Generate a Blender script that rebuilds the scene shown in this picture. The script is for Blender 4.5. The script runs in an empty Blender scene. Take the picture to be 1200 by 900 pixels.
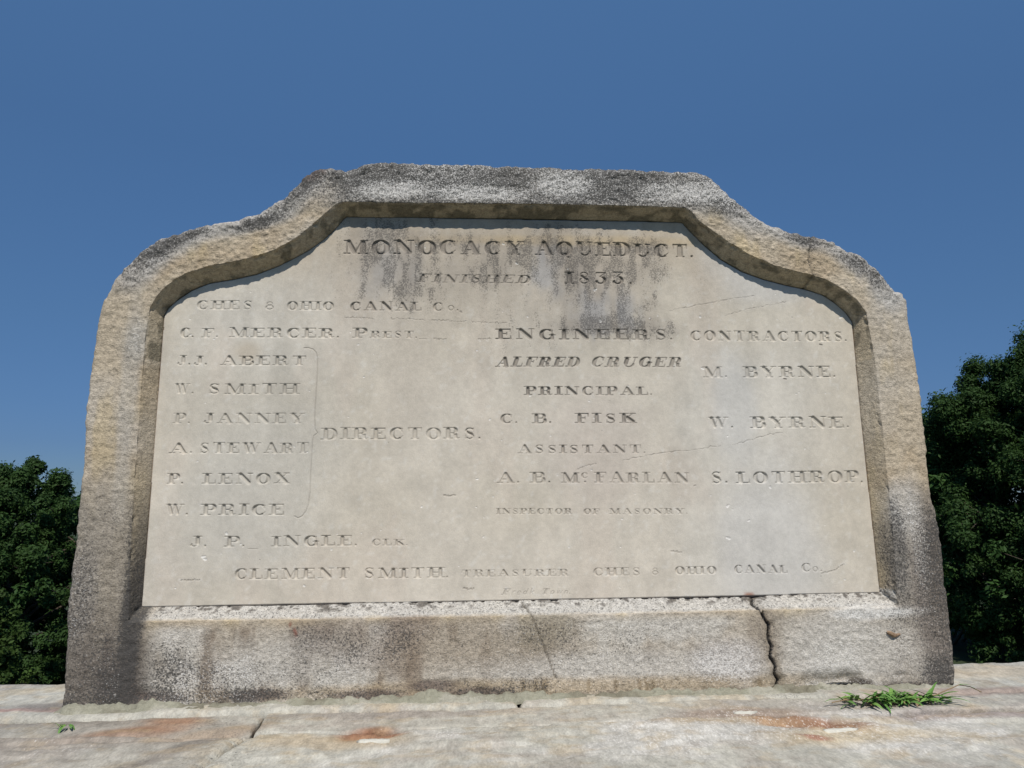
import bpy, bmesh, math, random
import numpy as np
from mathutils import Matrix, Vector

scene = bpy.context.scene
C = scene.collection

# ------------------------------------------------------------------ camera
W_PX, H_PX, F_PX = 1200.0, 900.0, 817.0
CAM = np.array([0.0, -1.7, 0.415])
_v = np.array([-54.0, 4564.0, -F_PX]); _v /= np.linalg.norm(_v)
_h = np.array([13800.0, 17.0, -F_PX]); _h -= _v * _h.dot(_v); _h /= np.linalg.norm(_h)
RM = np.array([_h, np.cross(_v, _h), _v])            # camera space -> world space
cam_data = bpy.data.cameras.new('camera')
cam = bpy.data.objects.new('camera', cam_data); C.objects.link(cam)
mw = Matrix([list(RM[i]) + [CAM[i]] for i in range(3)] + [[0, 0, 0, 1]])
cam.matrix_world = mw
cam_data.sensor_width = 36.0
cam_data.lens = 36.0 * F_PX / W_PX
cam_data.clip_start = 0.02
cam_data.clip_end = 9000
scene.camera = cam

# ------------------------------------------------------------------ sky and sun
SUN_EL, SUN_AZ = math.radians(52), math.radians(4)   # azimuth measured from -Y towards +X
world = bpy.data.worlds.new('World'); scene.world = world; world.use_nodes = True
wn = world.node_tree.nodes; wl = world.node_tree.links
sky = wn.new('ShaderNodeTexSky'); sky.sky_type = 'NISHITA'; sky.sun_disc = False
sky.sun_elevation = SUN_EL; sky.sun_rotation = math.pi - SUN_AZ
sky.altitude = 100; sky.air_density = 1.0; sky.dust_density = 0.2; sky.ozone_density = 5.0
bg = wn['Background']; bg.inputs[1].default_value = 0.126
# the photograph's clear summer sky is a deeper, more even blue than the model's towards the horizon
wtc = wn.new('ShaderNodeTexCoord'); wsep = wn.new('ShaderNodeSeparateXYZ'); wramp = wn.new('ShaderNodeValToRGB')
wmul = wn.new('ShaderNodeMix'); wmul.data_type = 'RGBA'; wmul.blend_type = 'MULTIPLY'; wmul.inputs[0].default_value = 1.0
wl.new(wtc.outputs['Generated'], wsep.inputs[0]); wl.new(wsep.outputs[2], wramp.inputs[0])
SKYK = [(0.0, (0.255, 0.335, 0.490)), (0.087, (0.285, 0.367, 0.526)), (0.242, (0.440, 0.560, 0.660)), (0.454, (0.640, 0.817, 0.909)), (0.629, (0.922, 1.158, 1.2224))]
for i, (p_, c_) in enumerate(SKYK):
    e_ = wramp.color_ramp.elements[i] if i < 2 else wramp.color_ramp.elements.new(p_)
    e_.position = p_; e_.color = tuple(v / 1.2 for v in c_) + (1,)
wl.new(sky.outputs[0], wmul.inputs[6]); wl.new(wramp.outputs[0], wmul.inputs[7])
wl.new(wmul.outputs[2], bg.inputs[0])
sd = bpy.data.lights.new('sun', 'SUN'); sd.energy = 4.5; sd.angle = math.radians(0.53)
sd.color = (1.0, 0.95, 0.875)
sun = bpy.data.objects.new('sun', sd); C.objects.link(sun)
to_sun = Vector((math.sin(SUN_AZ) * math.cos(SUN_EL), -math.cos(SUN_AZ) * math.cos(SUN_EL), math.sin(SUN_EL)))
sun.rotation_euler = to_sun.to_track_quat('Z', 'Y').to_euler()
sun.location = (0, -5, 8)
scene.view_settings.view_transform = 'Standard'
scene.view_settings.look = 'None'
scene.view_settings.exposure = 0.0
scene.view_settings.gamma = 1.0

# ------------------------------------------------------------------ helpers
rnd = random.Random(7)
rng = np.random.default_rng(11)

def ray(px, py):
    return RM @ np.array([px - W_PX / 2, H_PX / 2 - py, -F_PX])
def on_y(px, py, Y=0.0):
    r = ray(px, py); return CAM + r * (Y - CAM[1]) / r[1]
def on_z(px, py, Z=0.0):
    r = ray(px, py); return CAM + r * (Z - CAM[2]) / r[2]

def _hash(ix, iy, iz, seed):
    h = (ix * 374761393 + iy * 668265263 + iz * 2147483647 + seed * 974634777) & 0xffffffff
    h = ((h ^ (h >> 13)) * 1274126177) & 0xffffffff
    h = ((h ^ (h >> 16)) * 2246822519) & 0xffffffff
    return ((h ^ (h >> 15)) & 0xffffff) / float(0xffffff)
def vnoise(p, seed=0):
    i = np.floor(p).astype(np.int64); f = p - i; f = f * f * f * (f * (f * 6 - 15) + 10)
    out = 0
    for dx in (0, 1):
        wx = f[:, 0] if dx else 1 - f[:, 0]
        for dy in (0, 1):
            wy = f[:, 1] if dy else 1 - f[:, 1]
            for dz in (0, 1):
                wz = f[:, 2] if dz else 1 - f[:, 2]
                out = out + wx * wy * wz * _hash(i[:, 0] + dx, i[:, 1] + dy, i[:, 2] + dz, seed)
    return out * 2 - 1
def fbm(p, scale, octaves=4, seed=0, gain=0.5):
    """p (N,3) in metres, scale = features per metre; result about -1..1"""
    p = np.asarray(p, float) * np.asarray(scale, float)
    a, t, s = 1.0, 0.0, 0.0
    for o in range(octaves):
        s = s + a * vnoise(p + 17.3 * o, seed + o); t += a
        p = p * 2.03; a *= gain
    return s / t
def smooth(x, a, b):
    t = np.clip((x - a) / (b - a), 0, 1); return t * t * (3 - 2 * t)

def tag(o, label=None, cat=None, group=None, kind=None):
    if label: o['label'] = label
    if cat: o['category'] = cat
    if group: o['group'] = group
    if kind: o['kind'] = kind
    return o
def empty(name, loc=(0, 0, 0)):
    o = bpy.data.objects.new(name, None); C.objects.link(o); o.location = loc
    o.empty_display_size = 0.1
    return o
def mesh_np(name, verts, faces, mat, parent=None, attrs=None, smoothed=True):
    """faces: (N,4) or (N,3) array, or a list of index lists"""
    me = bpy.data.meshes.new(name)
    verts = np.asarray(verts, np.float32)
    if isinstance(faces, np.ndarray):
        n, k = faces.shape
        me.vertices.add(len(verts)); me.vertices.foreach_set('co', verts.ravel())
        me.loops.add(n * k); me.loops.foreach_set('vertex_index', faces.astype(np.int32).ravel())
        me.polygons.add(n)
        me.polygons.foreach_set('loop_start', np.arange(0, n * k, k, dtype=np.int32))
        me.update(calc_edges=True)
    else:
        me.from_pydata(verts.tolist(), [], faces); me.update()
    me.polygons.foreach_set('use_smooth', np.full(len(me.polygons), smoothed))
    if attrs:
        for k, a in attrs.items():
            a = np.asarray(a, np.float32)
            if a.ndim == 2:
                at = me.attributes.new(k, 'FLOAT_COLOR', 'POINT')
                at.data.foreach_set('color', np.concatenate([a, np.ones((len(a), 1), np.float32)], 1).ravel())
            else:
                at = me.attributes.new(k, 'FLOAT', 'POINT'); at.data.foreach_set('value', a)
    me.materials.append(mat)
    o = bpy.data.objects.new(name, me); C.objects.link(o)
    if parent: o.parent = parent
    return o
def grid_faces(nu, nv, wrap_u=False):
    """vertex index = v*nu+u"""
    u = np.arange(nu if wrap_u else nu - 1); v = np.arange(nv - 1)
    U, V = np.meshgrid(u, v)
    U = U.ravel(); V = V.ravel(); U2 = (U + 1) % nu
    return np.stack([V * nu + U, V * nu + U2, (V + 1) * nu + U2, (V + 1) * nu + U], 1)
def grid_normals(P, wrap_u=False):
    """P (nv,nu,3)"""
    if wrap_u: du = np.roll(P, -1, 1) - np.roll(P, 1, 1)
    else: du = np.gradient(P, axis=1)
    dv = np.gradient(P, axis=0)
    n = np.cross(du, dv); n /= np.maximum(np.linalg.norm(n, axis=2, keepdims=True), 1e-12)
    return n
def seg_dist(px, pz, pts, w=None):
    """distance from points to a polyline; with widths, returns max(width - distance)"""
    best = np.full(px.shape, 1e9) if w is None else np.full(px.shape, -1e9)
    for k in range(len(pts) - 1):
        ax, az = pts[k]; bx, bz = pts[k + 1]
        dx, dz = bx - ax, bz - az; L = dx * dx + dz * dz + 1e-12
        t = np.clip(((px - ax) * dx + (pz - az) * dz) / L, 0, 1)
        d = np.hypot(px - ax - t * dx, pz - az - t * dz)
        if w is None: best = np.minimum(best, d)
        else: best = np.maximum(best, w[k] + (w[k + 1] - w[k]) * t - d)
    return best
def resample(pts, n, sm=True):
    pts = np.asarray(pts, float)
    s = np.concatenate([[0], np.cumsum(np.linalg.norm(np.diff(pts, axis=0), axis=1))])
    t = np.linspace(0, s[-1], n, endpoint=False)
    return np.stack([np.interp(t, s, pts[:, k]) for k in range(pts.shape[1])], 1)

# ------------------------------------------------------------------ materials
def new_mat(name, rough=0.9):
    m = bpy.data.materials.new(name); m.use_nodes = True
    nt = m.node_tree; b = nt.nodes['Principled BSDF']
    b.inputs['Roughness'].default_value = rough
    b.inputs['Specular IOR Level'].default_value = 0.25
    return m, nt, b
def node(nt, typ, ins=None, **kw):
    n = nt.nodes.new(typ)
    for k, v in kw.items(): setattr(n, k, v)
    for k, v in (ins or {}).items():
        if isinstance(v, bpy.types.NodeSocket): nt.links.new(v, n.inputs[k])
        else: n.inputs[k].default_value = v
    return n
def mth(nt, op, a, b=0.0, c=0.0, clamp=False):
    return node(nt, 'ShaderNodeMath', {0: a, 1: b, 2: c}, operation=op, use_clamp=clamp).outputs[0]
def mixc(nt, fac, a, b):
    n = nt.nodes.new('ShaderNodeMix'); n.data_type = 'RGBA'
    for idx, v in ((0, fac), (6, a), (7, b)):
        if isinstance(v, bpy.types.NodeSocket): nt.links.new(v, n.inputs[idx])
        else: n.inputs[idx].default_value = v
    return n.outputs[2]
def noise(nt, vec, scale, detail=4, rough=0.55, dist=0.0):
    return node(nt, 'ShaderNodeTexNoise', {'Vector': vec, 'Scale': scale, 'Detail': detail, 'Roughness': rough, 'Distortion': dist}).outputs[0]

def stone_mat(name, fine=260, mid=70, var=0.35, bump=0.6, bdist=0.002, stretch=(1, 1, 1), spk=1.0, dk=0.75):
    """tint, speck and pale come from the mesh; grain, specks and fine relief are made here"""
    m, nt, b = new_mat(name)
    tc = node(nt, 'ShaderNodeTexCoord').outputs['Object']
    mp = node(nt, 'ShaderNodeMapping', {'Vector': tc, 'Scale': stretch}).outputs[0]
    tint = node(nt, 'ShaderNodeAttribute', attribute_name='tint').outputs['Color']
    speck = node(nt, 'ShaderNodeAttribute', attribute_name='speck').outputs['Fac']
    pale = node(nt, 'ShaderNodeAttribute', attribute_name='pale').outputs['Fac']
    n1 = noise(nt, mp, fine, 3, 0.6); n2 = noise(nt, mp, mid, 5, 0.6); n3 = noise(nt, tc, fine * spk, 4, 0.7, 0.3)
    n4 = noise(nt, tc, 9, 4, 0.6)
    g = mth(nt, 'ADD', mth(nt, 'MULTIPLY', n1, 0.5), mth(nt, 'MULTIPLY', n2, 0.5))
    gain = mth(nt, 'MULTIPLY_ADD', mth(nt, 'SUBTRACT', g, 0.5), var * 4.0, 1.0)
    gain = mth(nt, 'MULTIPLY', gain, mth(nt, 'MULTIPLY_ADD', mth(nt, 'SUBTRACT', n4, 0.5), 0.35, 1.0))
    col = node(nt, 'ShaderNodeVectorMath', {0: tint}, operation='SCALE')
    nt.links.new(gain, col.inputs['Scale'])
    # dark specks, lichen and painted-in shade of small pits, where the noise passes a threshold set by 'speck'
    thr = mth(nt, 'SUBTRACT', 0.74, mth(nt, 'MULTIPLY', speck, 0.34))
    d = mth(nt, 'MULTIPLY', mth(nt, 'SUBTRACT', n3, thr), 9.0, clamp=True)
    has = mth(nt, 'MULTIPLY', speck, 4.0, clamp=True)
    d = mth(nt, 'MULTIPLY', mth(nt, 'MULTIPLY', d, has), dk)
    col2 = mixc(nt, d, col.outputs[0], (0.055, 0.052, 0.048, 1))
    thp = mth(nt, 'SUBTRACT', 0.76, mth(nt, 'MULTIPLY', pale, 0.36))
    p = mth(nt, 'MULTIPLY', mth(nt, 'SUBTRACT', n1, thp), 7.0, clamp=True)
    p = mth(nt, 'MULTIPLY', mth(nt, 'MULTIPLY', p, mth(nt, 'MULTIPLY', pale, 4.0, clamp=True)), 0.75)
    col3 = mixc(nt, p, col2, (0.62, 0.60, 0.56, 1))
    nt.links.new(col3, b.inputs['Base Color'])
    hgt = mth(nt, 'ADD', mth(nt, 'MULTIPLY', n1, 0.5), mth(nt, 'MULTIPLY', n2, 1.0))
    bp = node(nt, 'ShaderNodeBump', {'Height': hgt, 'Strength': bump, 'Distance': bdist})
    nt.links.new(bp.outputs[0], b.inputs['Normal'])
    return m

M_FRAME = stone_mat('rough_sandstone', 300, 110, 0.62, 1.0, 0.0030, (0.95, 1, 1.15), 0.75, 0.88)
M_PANEL = stone_mat('smooth_marble_panel', 420, 90, 0.17, 0.6, 0.0008, (1, 1, 1), 0.75, 0.62)
M_LEDGE = stone_mat('coping_sandstone', 260, 70, 0.42, 0.9, 0.0030, (1.0, 0.42, 1), 0.8, 0.68)
M_MORTAR = stone_mat('lime_mortar', 300, 90, 0.35, 0.8, 0.003)

def plain(name, col, rough=0.85, var=0.25, scale=30, bump=0.2, trans=0.0):
    m, nt, b = new_mat(name, rough)
    tc = node(nt, 'ShaderNodeTexCoord').outputs['Object']
    n = noise(nt, tc, scale, 4)
    k = mth(nt, 'MULTIPLY_ADD', mth(nt, 'SUBTRACT', n, 0.5), var * 4, 1.0)
    v = node(nt, 'ShaderNodeVectorMath', {0: (col[0], col[1], col[2])}, operation='SCALE'); nt.links.new(k, v.inputs['Scale'])
    nt.links.new(v.outputs[0], b.inputs['Base Color'])
    if bump:
        bp = node(nt, 'ShaderNodeBump', {'Height': n, 'Strength': bump, 'Distance': 0.01}); nt.links.new(bp.outputs[0], b.inputs['Normal'])
    return m

# ------------------------------------------------------------------ setting: land and parapet
def terrain():
    xs = np.concatenate([-np.geomspace(3000, 6, 26), np.linspace(-5, 5, 9), np.geomspace(6, 3000, 26)])
    ys = np.concatenate([-np.geomspace(2500, 3, 20), [-2, -1.2, -0.4], [0.16, 0.5, 1, 2, 3, 4.5, 6, 8], np.geomspace(10, 5000, 34)])
    X, Y = np.meshgrid(xs, ys)
    Z = np.where(Y < 0.1, -1.15, -1.15 - 5.2 * smooth(Y, 0.5, 9.0))
    P = np.stack([X, Y, Z], 2)
    bumps = fbm(P.reshape(-1, 3), 0.15, 3, 5).reshape(Z.shape)
    P[..., 2] += bumps * 0.4 * (Y > 3)
    m = plain('meadow_grass', (0.032, 0.045, 0.018), 0.95, 0.35, 1.5, 0.3)
    o = mesh_np('ground', P.reshape(-1, 3), grid_faces(len(xs), len(ys)), m)
    tag(o, kind='structure')
terrain()

JX = -0.455                                     # joint between the two front coping stones
parapet = empty('parapet_wall', (0, -0.2, -1.15))
tag(parapet, 'pale sandstone parapet ledge under the carved stone, worn and rust stained', 'stone wall')
def PL(x, y, z): return (x, y + 0.2, z + 1.15)   # parapet local coordinates

def stain(p, cx, cy, rx, ry, ang=0.0, soft=0.5, seed=0, amp=0.35, sc=9):
    """soft ellipse with a ragged outline, p (N,2)"""
    x = p[:, 0] - cx; y = p[:, 1] - cy
    c, s = math.cos(ang), math.sin(ang)
    u = (x * c + y * s) / rx; v = (-x * s + y * c) / ry
    r = np.sqrt(u * u + v * v)
    q = np.stack([p[:, 0], p[:, 1], np.zeros(len(p))], 1)
    r = r + amp * fbm(q, sc, 4, 40 + seed)
    return 1 - smooth(r, 1 - soft, 1 + soft)
def mixa(tint, col, k):
    return tint * (1 - k[:, None]) + np.array(col)[None] * k[:, None]

def ledge_colour(w, seed):
    """w (N,3) world coordinates of the coping"""
    n = len(w); p = w[:, :2]
    tint = np.tile(np.array([0.398, 0.380, 0.322]), (n, 1))
    f1 = fbm(w, (2.4, 3.6, 1), 5, 61, .65); f2 = fbm(w, (7, 9, 1), 5, 62, .65); f3 = fbm(w, (12, 15, 1), 5, 67, .65)
    tint = mixa(tint, (0.445, 0.425, 0.38), smooth(f1, -0.05, 0.35))
    tint = mixa(tint, (0.31, 0.27, 0.225), 0.6 * smooth(f2, 0.05, 0.45))
    tint = mixa(tint, (0.42, 0.34, 0.22), 0.45 * smooth(f3, 0.12, 0.45))
    def at(px, py): q = on_z(px, py, 0); return q[0], q[1]
    def st(px, py, rx, ry, col, k=1.0, ang=0, **kw):
        nonlocal tint
        x, y = at(px, py)
        tint = mixa(tint, col, k * stain(p, x, y, rx, ry, ang, **kw))
    # greyish zone close to the stone, violet grey laminated left stone
    tint = mixa(tint, (0.27, 0.235, 0.20), 0.55 * smooth(p[:, 1], -0.26, -0.16) * (1 - smooth(p[:, 1], -0.12, -0.06)) * smooth(f1, -0.4, 0.2))
    left = (p[:, 0] < JX) & (p[:, 1] < -0.10)
    lam = fbm(w, (2.4, 18, 1), 5, 71, .6)
    tint = mixa(tint, (0.235, 0.205, 0.17), np.where(left, 0.35 + 0.5 * smooth(lam, -0.25, 0.25), 0))
    # rust around the old cramp holes
    st(152, 857, 0.115, 0.048, (0.25, 0.125, 0.065), 0.8, 0.25, seed=1)
    st(205, 843, 0.065, 0.032, (0.29, 0.15, 0.08), 0.7, seed=2)
    st(437, 858, 0.062, 0.046, (0.25, 0.12, 0.065), 0.95, seed=3, soft=0.4)
    st(400, 868, 0.14, 0.04, (0.42, 0.31, 0.18), 0.5, seed=4)
    st(942, 846, 0.105, 0.046, (0.25, 0.13, 0.075), 0.95, -0.35, seed=5, soft=0.35)
    st(880, 834, 0.12, 0.034, (0.25, 0.19, 0.145), 0.85, seed=6)
    st(870, 845, 0.13, 0.03, (0.36, 0.26, 0.15), 0.5, seed=7)
    st(1000, 862, 0.16, 0.05, (0.45, 0.35, 0.20), 0.6, seed=8)
    st(1160, 808, 0.22, 0.030, (0.24, 0.175, 0.145), 0.75, seed=9)
    st(1150, 832, 0.2, 0.03, (0.28, 0.22, 0.20), 0.7, seed=10)
    st(1160, 785, 0.3, 0.06, (0.46, 0.38, 0.27), 0.6, seed=11)
    st(470, 833, 0.28, 0.03, (0.28, 0.245, 0.21), 0.7, seed=12)
    st(955, 865, 0.03, 0.010, (0.26, 0.11, 0.07), 0.8, -0.5, seed=13)
    st(30, 832, 0.16, 0.014, (0.30, 0.17, 0.14), 0.8, seed=14)
    st(60, 828, 0.10, 0.03, (0.20, 0.18, 0.16), 0.8, seed=15)
    st(245, 868, 0.17, 0.022, (0.17, 0.145, 0.12), 0.75, 1.0, seed=17, soft=.7)
    st(90, 870, 0.3, 0.05, (0.27, 0.235, 0.195), 0.6, 0.1, seed=18)
    st(250, 858, 0.10, 0.035, (0.30, 0.22, 0.15), 0.6, 0.5, seed=16)
    speck = 0.30 + 0.30 * smooth(fbm(w, 4, 3, 81), 0.0, 0.5)
    f8 = fbm(w, (48, 22, 1), 5, 83, .7); tint = tint * (1 + 0.30 * f8)[:, None]; tint = mixa(tint, (0.34, 0.26, 0.16), 0.35 * smooth(fbm(w, (22, 40, 1), 4, 84), 0.15, 0.5))
    pale = 0.15 + 0.45 * smooth(f1, -0.1, 0.4)
    return tint, speck, pale

def coping(poly, zt, thick, nx, ny, seed, label=None, rad=0.018, amp=0.004, extra=None):
    """poly: front-left, front-right, back-right, back-left (x,y) ; joints recessed by the rounded rims"""
    a, b, c, d = [np.array(q, float) for q in poly]
    # parameter rows: skirt, rim ..., rim, skirt
    def param(n, L):
        t = np.linspace(0, 1, n); e = rad / L
        rim = np.array([0, 0.06, 0.15, 0.3, 0.5, 0.75]) * e
        return np.concatenate([[-1], rim, t[(t > e) & (t < 1 - e)], 1 - rim[::-1], [2]])
    Lu = np.linalg.norm(b - a); Lv = np.linalg.norm(d - a)
    us = param(nx, Lu); vs = param(ny, Lv)
    U, V = np.meshgrid(us, vs)
    uc = np.clip(U, 0, 1)[..., None]; vc = np.clip(V, 0, 1)[..., None]
    XY = (a * (1 - uc) + b * uc) * (1 - vc) + (d * (1 - uc) + c * uc) * vc
    # ragged plan outline
    q3 = np.concatenate([XY, np.full(XY.shape[:2] + (1,), seed * 3.1)], 2).reshape(-1, 3)
    wob = np.stack([fbm(q3, 14, 3, seed + 1), fbm(q3, 14, 3, seed + 2)], 1).reshape(XY.shape) * 0.006
    XY = XY + wob
    eu = np.minimum(uc[..., 0], 1 - uc[..., 0]) * Lu; ev = np.minimum(vc[..., 0], 1 - vc[..., 0]) * Lv
    def drop(e): t = np.clip(1 - e / rad, 0, 1); return rad * (1 - np.sqrt(np.maximum(0, 1 - t * t)))
    P3 = np.concatenate([XY, np.zeros(XY.shape[:2] + (1,))], 2)
    fl = P3.reshape(-1, 3)
    rough = fbm(fl, (5, 5.5, 1), 5, seed, 0.55).reshape(U.shape) * amp * 1.8 + fbm(fl, (34, 28, 1), 4, seed + 9, .6).reshape(U.shape) * amp * 0.7
    Z = zt - drop(eu) - drop(ev) + rough
    if extra is not None: Z = Z + extra(fl).reshape(U.shape)
    sk = (U < 0) | (U > 1) | (V < 0) | (V > 1)
    Z = np.where(sk, zt - thick, Z)
    P3[..., 2] = Z
    fl = P3.reshape(-1, 3)
    tint, speck, pale = ledge_colour(fl, seed)
    fl = fl + np.array([0, 0.2, 1.15])
    o = mesh_np('coping_stone', fl, grid_faces(len(us), len(vs)), M_LEDGE, parapet, dict(tint=tint, speck=speck, pale=pale))
    if label: o['label'] = label
    return o

def cramp_hollow(px, py, rx, ry, depth):
    q = on_z(px, py, 0)
    def f(w): return -depth * stain(w[:, :2], q[0], q[1], rx, ry, 0, 0.45, 3, 0.2)
    return f
def ex_left(w):
    z = cramp_hollow(140, 858, 0.11, 0.03, 0.006)(w)
    # thin laminations running along the stone, stepped
    l = fbm(w, (1.5, 16, 1), 3, 91)
    z = z + 0.005 * smooth(l, 0.0, 0.12) - 0.004 * smooth(l, -0.3, -0.2)
    return z
def ex_main(w):
    z = cramp_hollow(437, 858, 0.055, 0.028, 0.009)(w) + cramp_hollow(940, 846, 0.08, 0.026, 0.009)(w) + cramp_hollow(875, 834, 0.06, 0.018, 0.006)(w)
    # the worn lower strip behind the raised right part
    edge = -0.285 - 0.075 * smooth(w[:, 0], 0.7, 1.1) + 0.012 * fbm(w, 5, 3, 95)
    z = z - 0.010 * smooth(w[:, 1] - edge, -0.012, 0.012) * smooth(w[:, 0], 0.62, 0.9)
    # thin spall at the left end
    e2 = fbm(w, (4, 12, 1), 3, 97)
    z = z + 0.004 * smooth(e2, 0.05, 0.12)
    return z
ZT = 0.0
c_left = coping([(-2.6, -0.78), (JX - 0.06, -0.78), (JX + 0.035, -0.262), (-2.6, -0.150)], ZT + 0.004, 0.24, 330, 110, 3,
       'grey brown laminated front coping stone with a rust streak, left of the diagonal joint', extra=ex_left)
c_main = coping([(JX - 0.052, -0.78), (2.9, -0.78), (2.9, -0.190), (JX + 0.043, -0.245)], ZT, 0.24, 620, 110, 4,
       'long pale front coping stone with rusty cramp hollows', extra=ex_main)
c_fill = coping([(-2.6, -0.140), (JX + 0.03, -0.250), (JX + 0.02, -0.102), (-2.6, -0.092)], ZT - 0.005, 0.24, 300, 24, 5, rad=0.010)
c_fill2 = coping([(JX + 0.035, -0.236), (2.9, -0.182), (2.9, -0.100), (JX + 0.026, -0.102)], ZT - 0.004, 0.24, 480, 24, 6, rad=0.008)
c_bl = coping([(-2.6, -0.085), (0.1, -0.094), (0.1, 0.200), (-2.6, 0.222)], ZT - 0.002, 0.24, 330, 60, 7,
       'smooth pale back coping stone left of the monument')
c_br = coping([(0.105, -0.094), (2.9, -0.094), (2.9, 0.190), (0.105, 0.196)], ZT - 0.001, 0.24, 330, 60, 8,
       'buff back coping stone right of the monument')

# courses of squared stones under the coping (towpath face and river face)
def wall_courses():
    M_W = M_LEDGE
    r = random.Random(5)
    for face_y0, face_y1 in ((-0.72, -0.30), (-0.28, 0.14)):
        for row in range(3):
            z0 = -1.15 + row * 0.305; z1 = z0 + 0.295
            x = -2.6 - (0.35 if row % 2 else 0)
            while x < 2.9:
                w_ = r.uniform(0.65, 1.0); x1 = min(x + w_, 2.9); x0 = max(x, -2.6)
                if x1 - x0 > 0.12:
                    bm = bmesh.new(); bmesh.ops.create_cube(bm, size=1)
                    d_ = r.uniform(0, 0.012)
                    for v in bm.verts:
                        v.co = Vector(PL(x0 + (v.co.x + .5) * (x1 - x0 - 0.012), (face_y0 + d_) + (v.co.y + .5) * (face_y1 - face_y0 - 2 * d_), z0 + (v.co.z + .5) * (z1 - z0)))
                    bmesh.ops.bevel(bm, geom=bm.edges[:], offset=0.010, segments=1, affect='EDGES')
                    me = bpy.data.meshes.new('wall_stone'); bm.to_mesh(me); bm.free()
                    n = len(me.vertices)
                    tc_ = r.uniform(.85, 1.1)
                    at = me.attributes.new('tint', 'FLOAT_COLOR', 'POINT'); at.data.foreach_set('color', np.tile(np.array([0.36 * tc_, 0.31 * tc_, 0.25 * tc_, 1], np.float32), n))
                    for k, v_ in (('speck', 0.35), ('pale', 0.2)):
                        at = me.attributes.new(k, 'FLOAT', 'POINT'); at.data.foreach_set('value', np.full(n, v_, np.float32))
                    me.materials.append(M_W)
                    o = bpy.data.objects.new('wall_stone', me); C.objects.link(o); o.parent = parapet
                x += w_
wall_courses()

# small whitish lime patches lying in the rusty hollows
def patch(px, py, lx, ly, seed, ang=0.0, host=None):
    q = on_z(px, py, ZT)
    r = random.Random(seed); n = 18
    vs = [(0, 0, 0.005)]
    for ring, (s, z) in enumerate(((0.6, 0.0052), (0.92, 0.0045), (1.0, -0.008))):
        for k in range(n):
            a = 2 * math.pi * k / n
            c_, s_ = math.cos(a), math.sin(a)
            x = math.copysign(abs(c_) ** 0.8, c_) * lx * s; y = math.copysign(abs(s_) ** 0.8, s_) * ly * s
            rr = 1 + r.uniform(-.22, .16)
            vs.append((x * rr, y * rr, z + r.uniform(-.0008, .0008)))
    fs = [[0, 1 + k, 1 + (k + 1) % n] for k in range(n)]
    for ring in range(2):
        b0 = 1 + ring * n
        fs += [[b0 + k, b0 + n + k, b0 + n + (k + 1) % n, b0 + (k + 1) % n] for k in range(n)]
    c, s = math.cos(ang), math.sin(ang)
    vs = [PL(q[0] + x * c - y * s, q[1] + x * s + y * c, ZT - 0.002 + z) for x, y, z in vs]
    o = mesh_np('lime_patch', vs, fs, M_LIME, parapet)
M_LIME = plain('white_lime', (0.52, 0.50, 0.43), 0.9, 0.12, 120, 0.3)
patch(105, 868.5, 0.036, 0.0055, 1, 0.08)
patch(437, 869, 0.030, 0.0075, 2, -0.03)
patch(985, 856, 0.036, 0.006, 3, 0.10)
patch(874, 835.5, 0.024, 0.004, 4, 0.0)

# ------------------------------------------------------------------ the carved monument
D = 0.040            # how far the rim stands proud of the tablet
monument = empty('stone_monument', (0.12, 0.04, 0))
tag(monument, 'weathered sandstone memorial block with a shouldered top framing a pale inscribed tablet', 'monument')
MO = np.array([0.12, 0.04, 0.0])

edge_px = dict(
 L=[(165,712),(175,590),(181,505),(187,430),(191,385),(192,370)],
 SL=[(192,370),(197,361),(210,350),(225,340),(245,332),(272,327.5),(300,321.5),(325,312),(345,302),(360,294),(377,282),(390,271),(398,262),(405,254)],
 T=[(405,254),(480,254.5),(600,256.5),(725,259),(799,260)],
 SR=[(799,260),(810,272),(825,287),(845,304),(870,318.5),(895,327.5),(920,334),(945,339.5),(965,346),(980,356),(992,367),(999,377)],
 R=[(999,377),(1007,465),(1020,590),(1032,695)],
 B=[(1032,695),(800,700.5),(500,706),(165,712)])
arris_px = dict(
 L=[(150,728),(153,646),(158,560),(165,460),(171,390),(176,360)],
 SL=[(176,360),(184,346),(196,334),(215,321),(245,311.5),(275,306),(300,300.5),(325,291),(345,280),(358,270),(370,260),(382,249),(392,240),(402,236)],
 T=[(402,236),(455,237),(530,238),(630,239),(720,240.5),(803,243)],
 SR=[(803,243),(811,249),(817,257),(832,268),(850,281),(878,298),(905,310),(930,317),(952,322),(970,328),(988,339),(1005,352),(1015,366)],
 R=[(1015,366),(1025,420),(1034,500),(1044,598),(1049,660),(1053,712)],
 B=[(1053,712),(900,714.5),(700,719.5),(450,724),(150,728)])
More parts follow.
